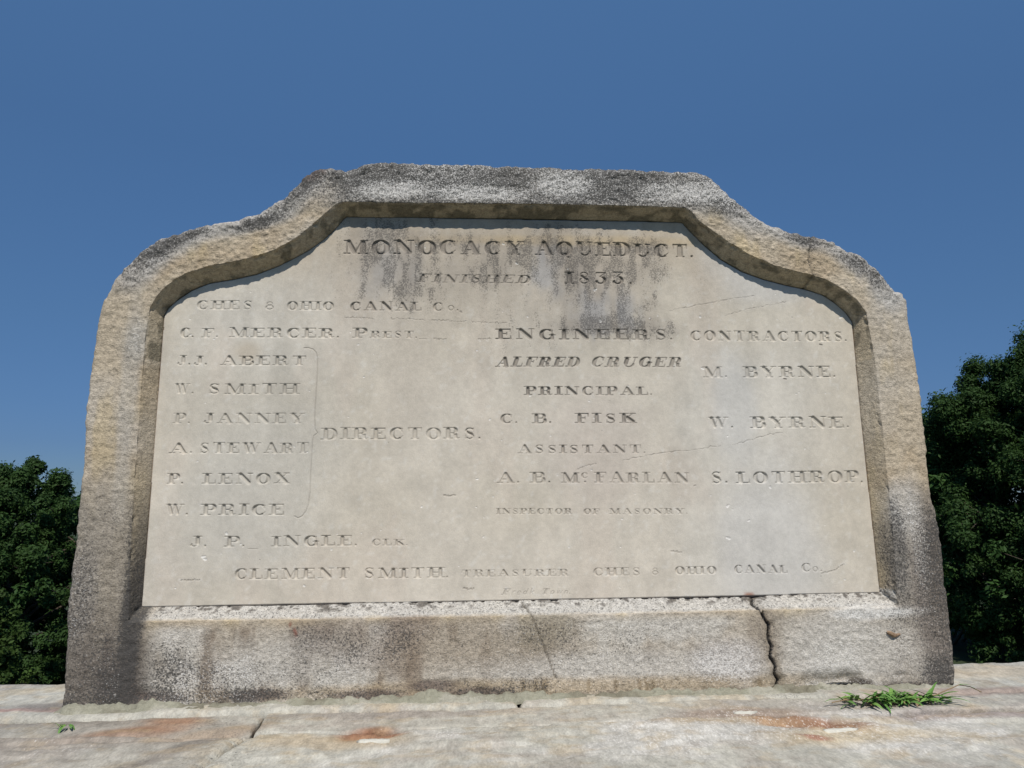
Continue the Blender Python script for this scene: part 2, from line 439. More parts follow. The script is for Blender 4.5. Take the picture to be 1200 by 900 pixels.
outer_px = dict(
 L=[(71,828),(74,780),(77,730),(81,690),(85,650),(88,612),(93,575),(97,510),(103,455),(109,405),(113,375),(115,357),(120,348)],
 SL=[(120,348),(127,337),(132,327),(146,310),(165,292),(185,279),(205,271),(220,266),(245,261),(267,259),(292,252),(310,244),(325,234),(340,222),(350,212),(357,202),(372,195),(387,195)],
 T=[(387,195),(400,197),(410,196),(422,190),(442,188.5),(505,189),(545,190),(580,192),(625,191.5),(657,193.5),(685,194.5),(712,195.5),(760,197.5),(795,199),(822,200),(835,206)],
 SR=[(835,206),(846,215),(852,222),(865,234),(877,244),(892,255),(907,263),(930,271),(950,274),(970,279),(985,284),(1000,292),(1015,300),(1027,312),(1037,322),(1047,335),(1053,341),(1060,342),(1065,350)],
 R=[(1065,350),(1066,370),(1071,395),(1076,420),(1080,452),(1085,500),(1091,555),(1094,585),(1098,596),(1102,625),(1109,680),(1115,725),(1120,769),(1123,806)],
 B=[(1123,806),(900,812),(600,820),(300,826),(71,828)])
SECT = ['L', 'SL', 'T', 'SR', 'R', 'B']
def loop(pxd, Y, ns, bottom=None):
    out = []
    for s, n in zip(SECT, ns):
        pts = np.array([on_y(x, y, Y)[[0, 2]] for x, y in pxd[s]])
        if bottom is not None: pts[:, 1] = np.where(pts[:, 1] < 0.03, bottom, pts[:, 1])
        out.append(resample(pts, n))
    return np.concatenate(out)
NS = [250, 200, 240, 190, 250, 560]
E_ = loop(edge_px, 0.0, NS)
A_ = loop(arris_px, -D, NS)
O_ = loop(outer_px, -D, NS, bottom=-0.006)
def circ_smooth(P, k):
    for _ in range(k): P = 0.25 * np.roll(P, 1, 0) + 0.5 * P + 0.25 * np.roll(P, -1, 0)
    return P
E_ = circ_smooth(E_, 2); A_ = circ_smooth(A_, 5); O_ = circ_smooth(O_, 4)
NU = len(E_)
bot = np.zeros(NU, bool); bot[-NS[-1]:] = True
TH = 0.13            # back face of the block at y = +TH

def FX(px, py, Y=-D): q = on_y(px, py, Y); return (q[0], q[2])
crack_low = [FX(881,700,0), FX(885,708), FX(892,714), FX(896,724), FX(902,733), FX(901,745), FX(905,758), FX(904,770), FX(910,781), FX(909,790), FX(914,798), FX(910,815)]
crack_up = [FX(953,274), FX(950,290), FX(948,305), FX(953,322), FX(951,330), FX(947,342)]
cracks_thin = [[FX(612,708), FX(622,718), FX(628,735), FX(634,750), FX(642,770), FX(652,795)],
               [FX(627,205), FX(629,222)]]

def frame_colour(w, flat_reveal, side):
    """w (N,3) world; flat_reveal: 0..1 on the splayed inner reveal"""
    n = len(w); p = w[:, [0, 2]]
    rv = flat_reveal
    f1 = fbm(w, 3.0, 4, 21); f2 = fbm(w, 8.0, 4, 22); f3 = fbm(w, (14, 14, 5), 4, 23)
    tint = np.tile(np.array([0.40, 0.335, 0.245]), (n, 1))
    tint = mixa(tint, (0.35, 0.27, 0.175), 0.7 * smooth(f2, -0.1, 0.4))
    tint = mixa(tint, (0.43, 0.39, 0.33), 0.7 * smooth(f1, -0.1, 0.3))
    tint = mixa(tint, (0.46, 0.36, 0.20), 0.45 * smooth(f3, 0.1, 0.4))
    speck = 0.26 + 0.25 * smooth(f2, 0, 0.5); pale = 0.12 + 0.15 * smooth(f1, 0, 0.5)
    def st(px, py, rx, ry, col=None, k=1.0, sp=0, pl=0, ang=0, Y=-D, **kw):
        nonlocal tint, speck, pale
        x, z = FX(px, py, Y)
        m = stain(p, x, z, rx * 0.00207, ry * 0.00207, ang, **kw)
        if col is not None: tint = mixa(tint, col, k * m)
        speck = speck + sp * m; pale = pale + pl * m
    notrv = 1 - rv
    GREY = (0.31, 0.295, 0.27); DK = (0.17, 0.155, 0.135); PALE = (0.46, 0.44, 0.405); BR = (0.18, 0.13, 0.09)
    # top lintel: grey with thick lichen
    x0, ztop = FX(600, 192); _, zl = FX(600, 245)
    band = smooth(w[:, 2], zl - 0.03, zl + 0.03) * smooth(w[:, 0] , FX(330, 230)[0], FX(420, 230)[0]) * (1 - smooth(w[:, 0], FX(850, 230)[0], FX(900, 230)[0]))
    tint = mixa(tint, (0.32, 0.305, 0.28), 0.9 * band * notrv); speck += 0.74 * band * notrv; pale += 0.50 * band * notrv
    st(700, 213, 70, 25, (0.24, 0.235, 0.22), 0.7, 0.35, 0.0, seed=1, sc=12)
    st(540, 208, 60, 22, (0.24, 0.235, 0.22), 0.7, 0.35, 0.0, seed=2, sc=12)
    st(430, 205, 45, 20, (0.24, 0.235, 0.22), 0.6, 0.3, 0.0, seed=3, sc=12)
    st(460, 222, 45, 12, PALE, 0.4, -0.25, 0.3, seed=4); st(560, 226, 60, 10, PALE, 0.4, -0.25, 0.3, seed=5)
    st(660, 215, 32, 18, PALE, 0.5, -0.4, 0.35, seed=6); st(800, 225, 50, 14, PALE, 0.4, -0.2, 0.3, seed=7)
    # outer rims of the shoulders: grey white
    for (a, b_, rx, ry, an) in ((345,225,50,20,0.75), (275,262,70,14,0.25), (200,285,45,20,0.6), (165,310,35,22,0.9), (860,240,45,22,-0.85), (925,272,50,16,-0.4), (1000,300,45,18,-0.6), (1040,340,25,22,-0.8)):
        st(a, b_, rx, ry, (0.36, 0.345, 0.32), 0.8, 0.30, 0.22, an, seed=int(a))
    for (a, b_, rx, ry, an) in ((350,222,26,10,0.8), (205,282,40,9,0.5), (300,262,30,8,.3), (940,276,22,12,-0.3), (1010,315,30,14,-0.7), (850,225,22,10,-0.9)):
        st(a, b_, rx, ry, (0.25, 0.24, 0.225), 0.6, 0.4, 0, an, seed=int(a) + 5, sc=16)
    st(368, 203, 16, 8, (0.16, 0.09, 0.07), 0.9, 0.2, 0, 0.6, seed=18, sc=25)
    st(600, 250, 220, 9, (0.16, 0.15, 0.12), 0.55, 0.3, 0, seed=19, sc=14, Y=-D/2)
    # jambs: buff above, grey then dark algae below
    jl = 1 - smooth(w[:, 0], FX(150, 600)[0], FX(172, 600)[0]); jr = smooth(w[:, 0], FX(1020, 600)[0], FX(1036, 600)[0])
    zA, zB = FX(100, 600)[1], FX(100, 520)[1]
    lowm = (1 - smooth(w[:, 2] + 0.08 * f1, zA - 0.02, zB)) * jl * notrv
    tint = mixa(tint, (0.225, 0.20, 0.165), 0.85 * lowm); speck += 0.26 * lowm; pale += 0.16 * lowm
    st(150, 470, 10, 110, (0.39, 0.36, 0.31), 0.6, 0.05, 0.15, seed=20)
    st(170, 400, 24, 26, (0.37, 0.35, 0.31), 0.6, 0.1, 0.3, seed=21)
    dr = fbm(w, (20, 20, 3.5), 4, 27); dr2 = fbm(w, (7, 7, 2.2), 4, 28)
    wet = (1 - smooth(w[:, 2], FX(600, 640)[1], FX(600, 560)[1])) * (jl + 0.8 * smooth(w[:, 0], FX(1040, 600)[0], FX(1070, 600)[0])).clip(0, 1)
    tint = mixa(tint, (0.095, 0.078, 0.062), 0.85 * wet * smooth(dr + .5 * dr2 + .25 * f2, -0.05, 0.40)); speck += 0.2 * wet * smooth(dr2, 0, .3)
    zC, zD = FX(1100, 640)[1], FX(1080, 560)[1]
    lowr = (1 - smooth(w[:, 2] + 0.08 * f1, zC, zD)) * jr
    tint = mixa(tint, (0.27, 0.245, 0.21), 0.8 * lowr * notrv); speck += 0.25 * lowr; pale += 0.2 * lowr
    st(1094, 700, 26, 95, (0.15,0.125,0.105), 0.75, 0.2, 0.1, seed=22, sc=11)
    st(1098, 660, 24, 80, (0.145, 0.12, 0.095), 0.75, 0.3, 0, seed=23, sc=11)
    st(1045, 640, 12, 60, DK, 0.8, 0.4, 0, seed=24, Y=-D/2)
    st(1058, 590, 18, 30, PALE, 0.5, 0.1, 0.25, seed=25)
    st(1075, 620, 10, 60, (0.34, 0.315, 0.28), 0.4, 0.0, 0.2, seed=35)
    st(1100, 790, 22, 18, DK, 0.6, 0.3, 0, seed=26)
    # dark run under the tablet's left corner
    st(158, 700, 11, 130, (0.085, 0.078, 0.068), 0.9, 0.6, -0.2, seed=27, sc=10)
    st(170, 790, 40, 46, (0.085, 0.075, 0.066), 0.85, 0.2, 0.1, seed=28, sc=12)
    st(95, 790, 40, 60, (0.12, 0.102, 0.085), 0.7, 0.15, 0.1, seed=29)
    st(230, 803, 75, 24, (0.095, 0.08, 0.07), 0.8, 0.2, 0.1, seed=30, sc=14)
    st(270, 797, 60, 22, (0.17, 0.14, 0.115), 0.5, 0.15, 0.1, seed=31, sc=14)
    st(92, 690, 18, 60, (0.20, 0.18, 0.155), 0.5, 0.3, 0.2, seed=36)
    # sill: violet grey to pale grey
    sill = (1 - smooth(w[:, 2], FX(600, 735)[1], FX(600, 720)[1])) * smooth(w[:, 0], FX(160, 760)[0], FX(200, 760)[0]) * (1 - smooth(w[:, 0], FX(1040, 760)[0], FX(1090, 760)[0]))
    tint = mixa(tint, (0.375, 0.335, 0.275), 0.85 * sill); speck += 0.14 * sill; pale += 0.14 * sill
    sd_ = fbm(w, (24, 24, 4), 4, 29); s2 = fbm(w, (6, 6, 5), 4, 30)
    leftish = 1 - smooth(w[:, 0], FX(520, 760)[0], FX(720, 760)[0])
    tint = mixa(tint, (0.15, 0.11, 0.075), sill * (0.34 + 0.34 * leftish) * smooth(sd_ + .6 * s2, 0.02, 0.42))
    tint = mixa(tint, (0.47, 0.445, 0.395), sill * 0.75 * smooth(-s2 - .3 * sd_, 0.0, 0.30)); pale += 0.2 * sill * smooth(-s2, 0, .3)
    st(340, 775, 70, 26, (0.41, 0.39, 0.35), 0.6, 0.0, 0.2, seed=32)
    st(700, 785, 160, 18, (0.46, 0.435, 0.39), 0.7, 0.0, 0.2, seed=33)
    st(480, 730, 26, 26, BR, 0.7, 0.1, -0.1, seed=34, sc=13)
    st(470, 770, 22, 30, BR, 0.65, 0.1, -0.1, seed=37, sc=13)
    st(420, 752, 60, 26, (0.24, 0.20, 0.165), 0.5, 0.2, 0, seed=38, sc=12)
    st(560, 755, 90, 30, (0.29, 0.24, 0.18), 0.5, 0.15, 0.1, seed=39, sc=12)
    st(640, 735, 30, 22, (0.27, 0.235, 0.17), 0.5, 0.2, 0, seed=40)
    st(985, 765, 80, 46, (0.47, 0.445, 0.40), 0.7, -0.1, 0.2, seed=41)
    st(900, 745, 16, 40, (0.26, 0.22, 0.17), 0.6, 0.2, 0, seed=42)
    st(850, 770, 40, 22, (0.44, 0.42, 0.40), 0.6, 0, 0.5, seed=47)
    st(620, 806, 330, 9, (0.36, 0.28, 0.18), 0.7, 0.1, 0, seed=43, sc=16)
    st(1010, 803, 15, 8, (0.09, 0.075, 0.06), 0.95, 0.2, 0, seed=44, soft=0.35)
    for (a, b_, r1) in ((300, 815, 34), (430, 815, 40), (505, 803, 30), (555, 812, 38), (1070, 806, 46), (180, 818, 40)):
        st(a, b_, r1, 6, (0.13, 0.10, 0.085), 0.8, 0.2, 0, seed=int(a), sc=22)
    for k, a in enumerate((613, 628, 636, 640, 690, 722, 750, 758, 765, 890)):
        st(a, 803, 2.4, 7, (0.20, 0.15, 0.09), 0.7, 0.1, 0, seed=k + 60, amp=0.1)
    st(346, 741, 1.6, 5, (0.22, 0.08, 0.055), 0.85, 0, -0.3, 0.35, seed=45, amp=0.1, soft=0.3)
    st(340, 732, 1.2, 2.5, (0.25, 0.10, 0.06), 0.8, 0, 0, seed=46, amp=0.1)
    # reveal: ochre on the curves and jambs, mossy under the lintel, sill splay lightened in colour as its upward slope catches the sun
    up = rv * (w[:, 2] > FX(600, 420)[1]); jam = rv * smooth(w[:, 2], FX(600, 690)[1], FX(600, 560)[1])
    tint = mixa(tint, (0.40, 0.325, 0.215), 0.7 * up); tint = mixa(tint, (0.40, 0.34, 0.245), 0.4 * jam)
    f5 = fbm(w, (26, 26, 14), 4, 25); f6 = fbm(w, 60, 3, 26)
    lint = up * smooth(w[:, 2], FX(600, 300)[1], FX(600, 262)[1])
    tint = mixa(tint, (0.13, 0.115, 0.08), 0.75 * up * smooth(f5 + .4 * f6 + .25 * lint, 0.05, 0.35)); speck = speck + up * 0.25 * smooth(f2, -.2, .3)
    speck = speck * (1 - 0.6 * jam); pale = pale * (1 - 0.7 * jam)
    # black pits just under the tablet joint
    zj = E_[:, 1].min()
    pit = smooth(fbm(w, (60, 60, 110), 3, 151), 0.10, 0.28) * rv * (w[:, 2] < zj + 0.002) * smooth(w[:, 2], zj - 0.016, zj - 0.006)
    sl = rv * (w[:, 2] < FX(600, 700)[1] ) * smooth(w[:, 0], FX(160, 715)[0], FX(185, 715)[0])
    tint = mixa(tint, (0.44, 0.42, 0.38), 0.85 * sl); speck = np.where(sl > 0.5, 0.62, speck)
    st(1020, 716, 50, 7, (0.56, 0.55, 0.52), 0.7 , -0.1, 0.5, seed=48, Y=-D/2)
    tint = mixa(tint, (0.10, 0.085, 0.07), 0.85 * pit)
    return np.clip(tint, 0.02, 0.8), np.clip(speck, 0, 1.15), np.clip(pale, 0, 1)

def build_frame():
    rows = []; rvl = []
    d_in = A_ - E_
    rows.append((E_ + d_in * 0.10, 0.016)); rvl.append(1)
    NR = 12
    for k in range(NR + 1):
        t = k / NR
        y = -D * t
        if k == NR: y = -D + 0.0012
        rows.append((E_ + d_in * (t * 0.985), y)); rvl.append(1 if k < NR - 1 else 0.5)
    vec = O_ - A_; L = np.linalg.norm(vec, axis=1, keepdims=True); dirv = vec / L
    # rounding radius: larger along the top, small at the foot
    rad = np.where(O_[:, 1] > 0.85, 0.020, 0.013); rad[bot] = 0.010
    rad = circ_smooth(rad[:, None], 30)
    NF = 56
    for k in range(0, NF + 1):
        t = k / NF
        rows.append((A_ + dirv * ((L - rad) * t), -D)); rvl.append(0)
    NA = 8
    for k in range(1, NA + 1):
        a = math.pi / 2 * k / NA
        rows.append((O_ - dirv * rad * (1 - math.sin(a)), -D + rad[:, 0] * (1 - math.cos(a)))); rvl.append(0)
    NSIDE = 26
    y0 = -D + rad[:, 0]
    for k in range(1, NSIDE + 1):
        t = k / NSIDE
        rows.append((O_.copy(), y0 + (TH - y0) * t)); rvl.append(0)
    rows.append((O_ - dirv * 0.03, TH + 0.004)); rvl.append(0)
    rows.append((A_ + dirv * 0.01, TH + 0.004)); rvl.append(0)
    NV = len(rows)
    P = np.zeros((NV, NU, 3))
    for i, (xz, y) in enumerate(rows):
        P[i, :, 0] = xz[:, 0]; P[i, :, 2] = xz[:, 1]; P[i, :, 1] = y
    RV = np.repeat(np.array(rvl, float)[:, None], NU, 1)
    # nonuniform front spacing is fine; outward normals
    N = grid_normals(P, True)
    if N[NR + 20, 10, 1] > 0: N = -N
    w = P.reshape(-1, 3); Nf = N.reshape(-1, 3)
    tint, speck, pale = frame_colour(w, RV.ravel(), None)
    rv = RV.ravel()
    outer_d = np.abs(np.repeat(np.arange(NV)[:, None], NU, 1).ravel() - (NR + NF + 5))
    rim = np.clip(1 - outer_d / 14.0, 0, 1)
    # relief: broad waves, chipped rims, tool marks, pits
    big = fbm(w, 5, 4, 31); med = fbm(w, 22, 4, 32); fine = fbm(w, (85, 85, 85), 3, 33)
    tool = fbm(w, (22, 22, 130), 3, 34)
    jamb = ((w[:, 0] < FX(178, 500)[0]) | (w[:, 0] > FX(1010, 500)[0])) & (w[:, 2] < 0.95)
    k_rv = 1 - 0.72 * rv
    disp = 0.0026 * big + 0.0011 * med * k_rv + 0.0022 * fine * k_rv + np.where(jamb, 0.0013 * (1 - .6 * rim), 0.0005) * tool * k_rv
    toprough = smooth(w[:, 2], 0.88, 1.0)
    disp += rim * (0.006 * fbm(w, 9, 4, 35) + (0.0026 + 0.0044 * toprough) * fbm(w, 45, 3, 36))
    disp += toprough * k_rv * 0.0022 * fbm(w, 120, 2, 37)
    # arris chips
    ia = np.repeat(np.arange(NV)[:, None], NU, 1).ravel()
    ar = np.clip(1 - np.abs(ia - NR) / 3.0, 0, 1)
    disp -= ar * 0.004 * smooth(fbm(w, 40, 3, 38), 0.05, 0.4)
    # sill splay pits
    sill_rv = (rv > 0.4) & (w[:, 2] < FX(600, 690)[1])
    disp -= np.where(sill_rv, 0.003 * smooth(fbm(w, 110, 2, 39), 0.15, 0.4), 0)
    disp = np.clip(disp, -0.018, 0.014)
    # foot chips (dark broken undercuts)
    foot = smooth(0.045 - w[:, 2], 0, 0.03) * (w[:, 1] < 0.02) * smooth(1.05 - w[:, 0], 0, 0.12)
    chip = smooth(fbm(w * np.array([1, 0, 0.6]), 7, 3, 51), -0.02, 0.30)
    disp -= foot * chip * 0.016
    # cracks
    front = (w[:, 1] < 0.03)
    d1 = seg_dist(w[:, 0] + 0.0035 * med + 0.0012 * fine, w[:, 2], crack_low)
    g1 = np.clip(1 - d1 / (0.0034 + 0.0012 * med), 0, 1) * front
    d2 = seg_dist(w[:, 0] + 0.001 * med, w[:, 2], crack_up)
    g2 = np.clip(1 - d2 / 0.0045, 0, 1) * front
    f_cr = fbm(w, 30, 3, 161)
    soft_ = np.clip(1 - d1 / 0.022, 0, 1) * front
    disp -= 0.013 * g1 + 0.0055 * soft_ ** 2 + 0.0035 * g2
    speck = np.clip(speck + 0.6 * (g1 > 0) + 0.3 * (g2 > 0), 0, 1.15)
    for c_ in cracks_thin:
        dd = seg_dist(w[:, 0] + 0.002 * med, w[:, 2], c_); g = np.clip(1 - dd / 0.003, 0, 1) * front
        disp -= 0.004 * g; tint = mixa(tint, (0.10, 0.085, 0.065), 0.7 * (g > 0.25))
    tint = mixa(tint, (0.12, 0.10, 0.08), 0.8 * smooth(g1, 0.1, 0.6)); tint = mixa(tint, (0.24, 0.195, 0.14), 0.5 * smooth(soft_ + .3 * f_cr, 0.25, 0.8) * (1 - (g1 > 0))); tint = mixa(tint, (0.17, 0.145, 0.11), 0.55 * smooth(g2, 0.3, 0.8))
    w2 = w + Nf * disp[:, None]
    w2 = w2 - MO
    F = grid_faces(NU, NV, True)
    # split into the two broken pieces along the two cracks
    zc = w[F].mean(1)
    xl = np.interp(zc[:, 2], [q[1] for q in crack_low[::-1]], [q[0] for q in crack_low[::-1]])
    xu = np.interp(zc[:, 2], [q[1] for q in crack_up[::-1]], [q[0] for q in crack_up[::-1]])
    right = np.where(zc[:, 2] < 0.5, zc[:, 0] > xl, zc[:, 0] > xu)
    # face winding: make it point outward
    a, b, c = w2[F[0, 0]], w2[F[0, 1]], w2[F[0, 2]]
    k = (NR + 20) * NU + 10; fq = F[k]
    nn = np.cross(w2[fq[1]] - w2[fq[0]], w2[fq[2]] - w2[fq[1]])
    if nn[1] > 0: F = F[:, ::-1]
    for sel, lab in ((~right, 'larger left piece of the carved surround with lichen on its lintel'), (right, 'right piece of the surround beyond the open crack')):
        f = F[sel]; used = np.unique(f); mp = np.full(len(w2), -1); mp[used] = np.arange(len(used))
        o = mesh_np('surround_piece', w2[used], mp[f], M_FRAME, monument, dict(tint=tint[used], speck=speck[used], pale=pale[used]))
        o['label'] = lab
build_frame()

# backing behind the tablet
def backing():
    pts = A_[::12]; n = len(pts)
    vs = [(x - MO[0], 0.045 - MO[1], z) for x, z in pts] + [(x - MO[0], TH + 0.002 - MO[1], z) for x, z in pts]
    fs = [list(range(n)), list(range(2 * n - 1, n - 1, -1))] + [[k, n + k, n + (k + 1) % n, (k + 1) % n] for k in range(n)]
    m = plain('backing_sandstone', (0.30, 0.26, 0.20), 0.95, 0.3, 40, 0.6)
    mesh_np('backing_slab', vs, fs, m, monument, smoothed=False)
backing()

# ------------------------------------------------------------------ lettering: thick and thin roman capitals as V-cut strokes
K, HL = 0.205, 0.056      # half widths of stems and hairlines, cap height = 1
def arc(cx, cy, rx, ry, a0, a1, n=14, k=K, h=HL):
    pts, ws = [], []
    for i in range(n + 1):
        a = math.radians(a0 + (a1 - a0) * i / n)
        pts.append((cx + rx * math.cos(a), cy + ry * math.sin(a)))
        ws.append(h + (k - h) * abs(math.cos(a)) ** 1.6)
    return pts, ws
def ln(*pts, w=HL): return list(pts), [w] * len(pts) if not isinstance(w, (list, tuple)) else list(w)
def stem(x, y0=0.06, y1=0.94, k=K): return ln((x, y0 + k * .6), (x, y1 - k * .6), w=k)
def serif(x0, x1, y): return ln((x0, y), (x1, y), w=0.052)
B0, T0 = 0.05, 0.95
def st_s(x, k=K, e=0.14): return [ln((x, B0 + .02), (x, T0 - .02), w=HL), stem(x, k=k), serif(x - k - e + .05, x + k + e - .05, B0), serif(x - k - e + .05, x + k + e - .05, T0)]
def th_s(x, e=0.17): return [ln((x, B0), (x, T0)), serif(x - e, x + e, B0), serif(x - e, x + e, T0)]
G = {}
G['I'] = (0.52, st_s(0.26))
G['A'] = (1.10, [ln((0.18, B0), (0.50, T0)), ln((0.88, 0.12), (0.56, 0.86), w=K * .95), ln((0.90, B0), (0.52, T0), w=HL * 1.2), ln((0.28, .36), (0.72, .36)), serif(0.02, 0.36, B0), serif(0.66, 1.08, B0)])
G['B'] = (0.92, st_s(0.24) + [ln((0.2, T0), (0.55, T0)), ln((0.2, B0), (0.56, B0)), ln((0.24, .52), (0.56, .52)), arc(0.55, 0.735, 0.20, 0.215, -90, 90, 10, K * .9), arc(0.58, 0.285, 0.22, 0.235, -90, 90, 10, K * .95)])
G['C'] = (0.92, [arc(0.50, 0.5, 0.34, 0.46, 58, 300, 18), ln((0.80, 0.62), (0.80, 0.90), w=[0.03, .06]), ln((0.68, .88), (0.80, .64)), ln((0.66, .09), (0.84, .30), w=[.05, .035])])
G['D'] = (1.0, st_s(0.24) + [ln((0.2, T0), (0.52, T0)), ln((0.2, B0), (0.52, B0)), arc(0.50, 0.5, 0.33, 0.45, -90, 90, 14)])
G['E'] = (0.90, st_s(0.24) + [ln((0.2, T0), (0.80, T0)), ln((0.2, B0), (0.82, B0)), ln((0.8, T0), (0.8, .70), w=[.07, .03]), ln((0.83, B0), (0.83, .33), w=[.08, .03]), ln((0.24, .52), (0.58, .52)), ln((0.6, .64), (0.6, .40), w=.045)])
G['F'] = (0.86, st_s(0.24) + [ln((0.2, T0), (0.80, T0)), ln((0.8, T0), (0.8, .68), w=[.07, .03]), ln((0.24, .52), (0.58, .52)), ln((0.6, .64), (0.6, .40), w=.045)])
G['G'] = (1.0, [arc(0.50, 0.5, 0.34, 0.46, 58, 300, 18), ln((0.80, 0.64), (0.80, 0.90), w=[0.03, .06]), ln((0.68, .88), (0.80, .66)), ln((0.66, .09), (0.78, .2)), ln((0.80, .12), (0.80, .42), w=K * .85), serif(0.62, 0.98, .44)])
G['H'] = (1.12, st_s(0.25) + st_s(0.87) + [ln((0.25, .5), (0.87, .5))])
G['J'] = (0.72, [stem(0.46, .22, .94), ln((0.46, T0), (0.46, .3)), serif(0.22, 0.70, T0), arc(0.26, 0.25, 0.20, 0.20, -10, -150, 8, .09), ln((0.12, .20), (0.12, .24), w=.08)])
G['K'] = (1.05, st_s(0.24) + [ln((0.30, .40), (0.82, T0)), serif(0.64, 1.0, T0), ln((0.46, .56), (0.84, .14), w=K * .95), serif(0.62, 1.06, B0)])
G['L'] = (0.86, st_s(0.24) + [ln((0.2, B0), (0.78, B0)), ln((0.80, B0), (0.80, .36), w=[.08, .03])])
G['M'] = (1.30, th_s(0.20, .16) + [ln((0.28, .88), (0.60, .16), w=K * .8), ln((0.26, T0), (0.62, B0)), ln((0.62, B0), (0.98, T0)), stem(1.04), ln((1.04, B0), (1.04, T0)), serif(0.80, 1.28, B0), serif(0.92, 1.28, T0), serif(0.04, 0.30, T0)])
G['N'] = (1.10, [ln((0.18, B0), (0.18, T0)), serif(0.02, 0.36, B0), serif(0.02, 0.34, T0), ln((0.28, .86), (0.84, .14), w=K * .95), ln((0.22, T0), (0.92, B0)), ln((0.92, B0), (0.92, T0)), serif(0.76, 1.08, T0)])
G['O'] = (0.98, [arc(0.49, 0.5, 0.34, 0.46, 0, 360, 28)])
G['P'] = (0.88, st_s(0.24) + [ln((0.2, T0), (0.55, T0)), ln((0.24, .47), (0.55, .47)), arc(0.54, 0.71, 0.22, 0.24, -90, 90, 12, K * .95)])
G['Q'] = (0.98, [arc(0.49, 0.5, 0.34, 0.46, 0, 360, 28), ln((0.40, .18), (0.56, .12), (0.66, -.12), (0.84, -.10), w=[.05, .09, .08, .03])])
G['R'] = (1.02, st_s(0.24) + [ln((0.2, T0), (0.55, T0)), ln((0.24, .50), (0.55, .50)), arc(0.54, 0.725, 0.20, 0.225, -90, 90, 12, K * .9), ln((0.56, .48), (0.70, .36), (0.74, .14), w=[.05, K * .9, K * .7]), ln((0.74, .14), (0.84, .05), (0.98, .12), w=[.08, .05, .03])])
G['S'] = (0.80, [arc(0.40, 0.725, 0.23, 0.225, 40, 180, 9, .09), ln((0.20, .70), (0.30, .56), (0.52, .44), (0.60, .30), w=[.09, .13, .14, .10]), arc(0.40, 0.275, 0.23, 0.225, 0, -140, 9, .09), ln((0.64, .94), (0.64, .66), w=[.055, .03]), ln((0.15, .06), (0.15, .36), w=[.055, .03])])
G['T'] = (0.98, [stem(0.49), ln((0.49, B0), (0.49, T0)), serif(0.26, 0.72, B0), ln((0.10, T0), (0.88, T0)), ln((0.09, T0), (0.09, .64), w=[.075, .03]), ln((0.89, T0), (0.89, .64), w=[.075, .03])])
G['U'] = (1.06, [stem(0.26, .28, .94), serif(0.04, 0.48, T0), ln((0.26, T0), (0.26, .3)), arc(0.56, 0.32, 0.30, 0.28, 180, 360, 12, .10), ln((0.86, .32), (0.86, T0)), serif(0.72, 1.02, T0)])
G['V'] = (1.06, [ln((0.24, .88), (0.50, .16), w=K * .95), ln((0.2, T0), (0.54, B0)), ln((0.54, B0), (0.86, T0)), serif(0.02, 0.46, T0), serif(0.70, 1.04, T0)])
G['W'] = (1.44, [ln((0.22, .88), (0.42, .16), w=K * .85), ln((0.2, T0), (0.44, B0)), ln((0.44, B0), (0.70, T0)), ln((0.68, .88), (0.90, .16), w=K * .85), ln((0.68, T0), (0.92, B0)), ln((0.92, B0), (1.22, T0)), serif(0.02, 0.40, T0), serif(0.52, 0.86, T0), serif(1.08, 1.40, T0)])
G['X'] = (1.08, [ln((0.26, .88), (0.82, .12), w=K * .95), ln((0.84, T0), (0.22, B0)), serif(0.04, 0.44, T0), serif(0.66, 1.02, T0), serif(0.04, 0.40, B0), serif(0.62, 1.06, B0)])
G['Y'] = (1.08, [ln((0.24, .88), (0.52, .48), w=K * .9), ln((0.54, .46), (0.86, T0)), stem(0.55, .06, .50), ln((0.55, B0), (0.55, .5)), serif(0.02, 0.44, T0), serif(0.70, 1.04, T0), serif(0.34, 0.78, B0)])
G['&'] = (0.72, [arc(0.36, 0.75, 0.19, 0.19, 0, 360, 18, .07), arc(0.36, 0.29, 0.25, 0.24, 0, 360, 18, .10)])
G['1'] = (0.56, st_s(0.28, e=.10))
G['8'] = (0.80, [arc(0.40, 0.73, 0.20, 0.21, 0, 360, 18, .07), arc(0.40, 0.27, 0.24, 0.22, 0, 360, 18, .08), ln((0.24, .66), (0.56, .36), w=.12)])
G['3'] = (0.84, [ln((0.14, .92), (0.68, .92), w=.06), ln((0.68, .92), (0.36, .60)), arc(0.38, 0.32, 0.26, 0.27, 90, -150, 14, .14), ln((0.17, .22), (0.17, .23), w=.10), ln((0.14, .92), (0.14, .80), w=[.06, .03])])
G['.'] = (0.24, [ln((0.12, .09), (0.12, .10), w=.10)])
G[','] = (0.24, [ln((0.12, .10), (0.12, .09), (0.05, -.16), w=[.10, .10, .03])])
G['_'] = (0.70, [ln((0.0, -.02), (0.7, -.02), w=.03)])
lo = .62
G['o'] = (0.62, [arc(0.31, 0.31, 0.20, 0.27, 0, 360, 20, .09)])
G['e'] = (0.56, [arc(0.30, 0.31, 0.19, 0.27, 10, 320, 16, .08), ln((0.14, .33), (0.48, .35))])
G['r'] = (0.48, [ln((0.18, .04), (0.18, .56), w=.07), ln((0.2, .44), (0.42, .58), w=[.03, .06])])
G['d'] = (0.62, [arc(0.28, 0.31, 0.17, 0.26, 0, 360, 18, .08), ln((0.48, .05), (0.48, .96), w=.07)])
G['k'] = (0.60, [ln((0.14, .04), (0.14, .96), w=.07), ln((0.16, .28), (0.46, .58)), ln((0.24, .34), (0.50, .06), w=.06)])
G['w'] = (0.86, [ln((0.08, .58), (0.26, .06), w=.06), ln((0.26, .06), (0.42, .56)), ln((0.42, .56), (0.60, .06), w=.06), ln((0.60, .06), (0.78, .58))])
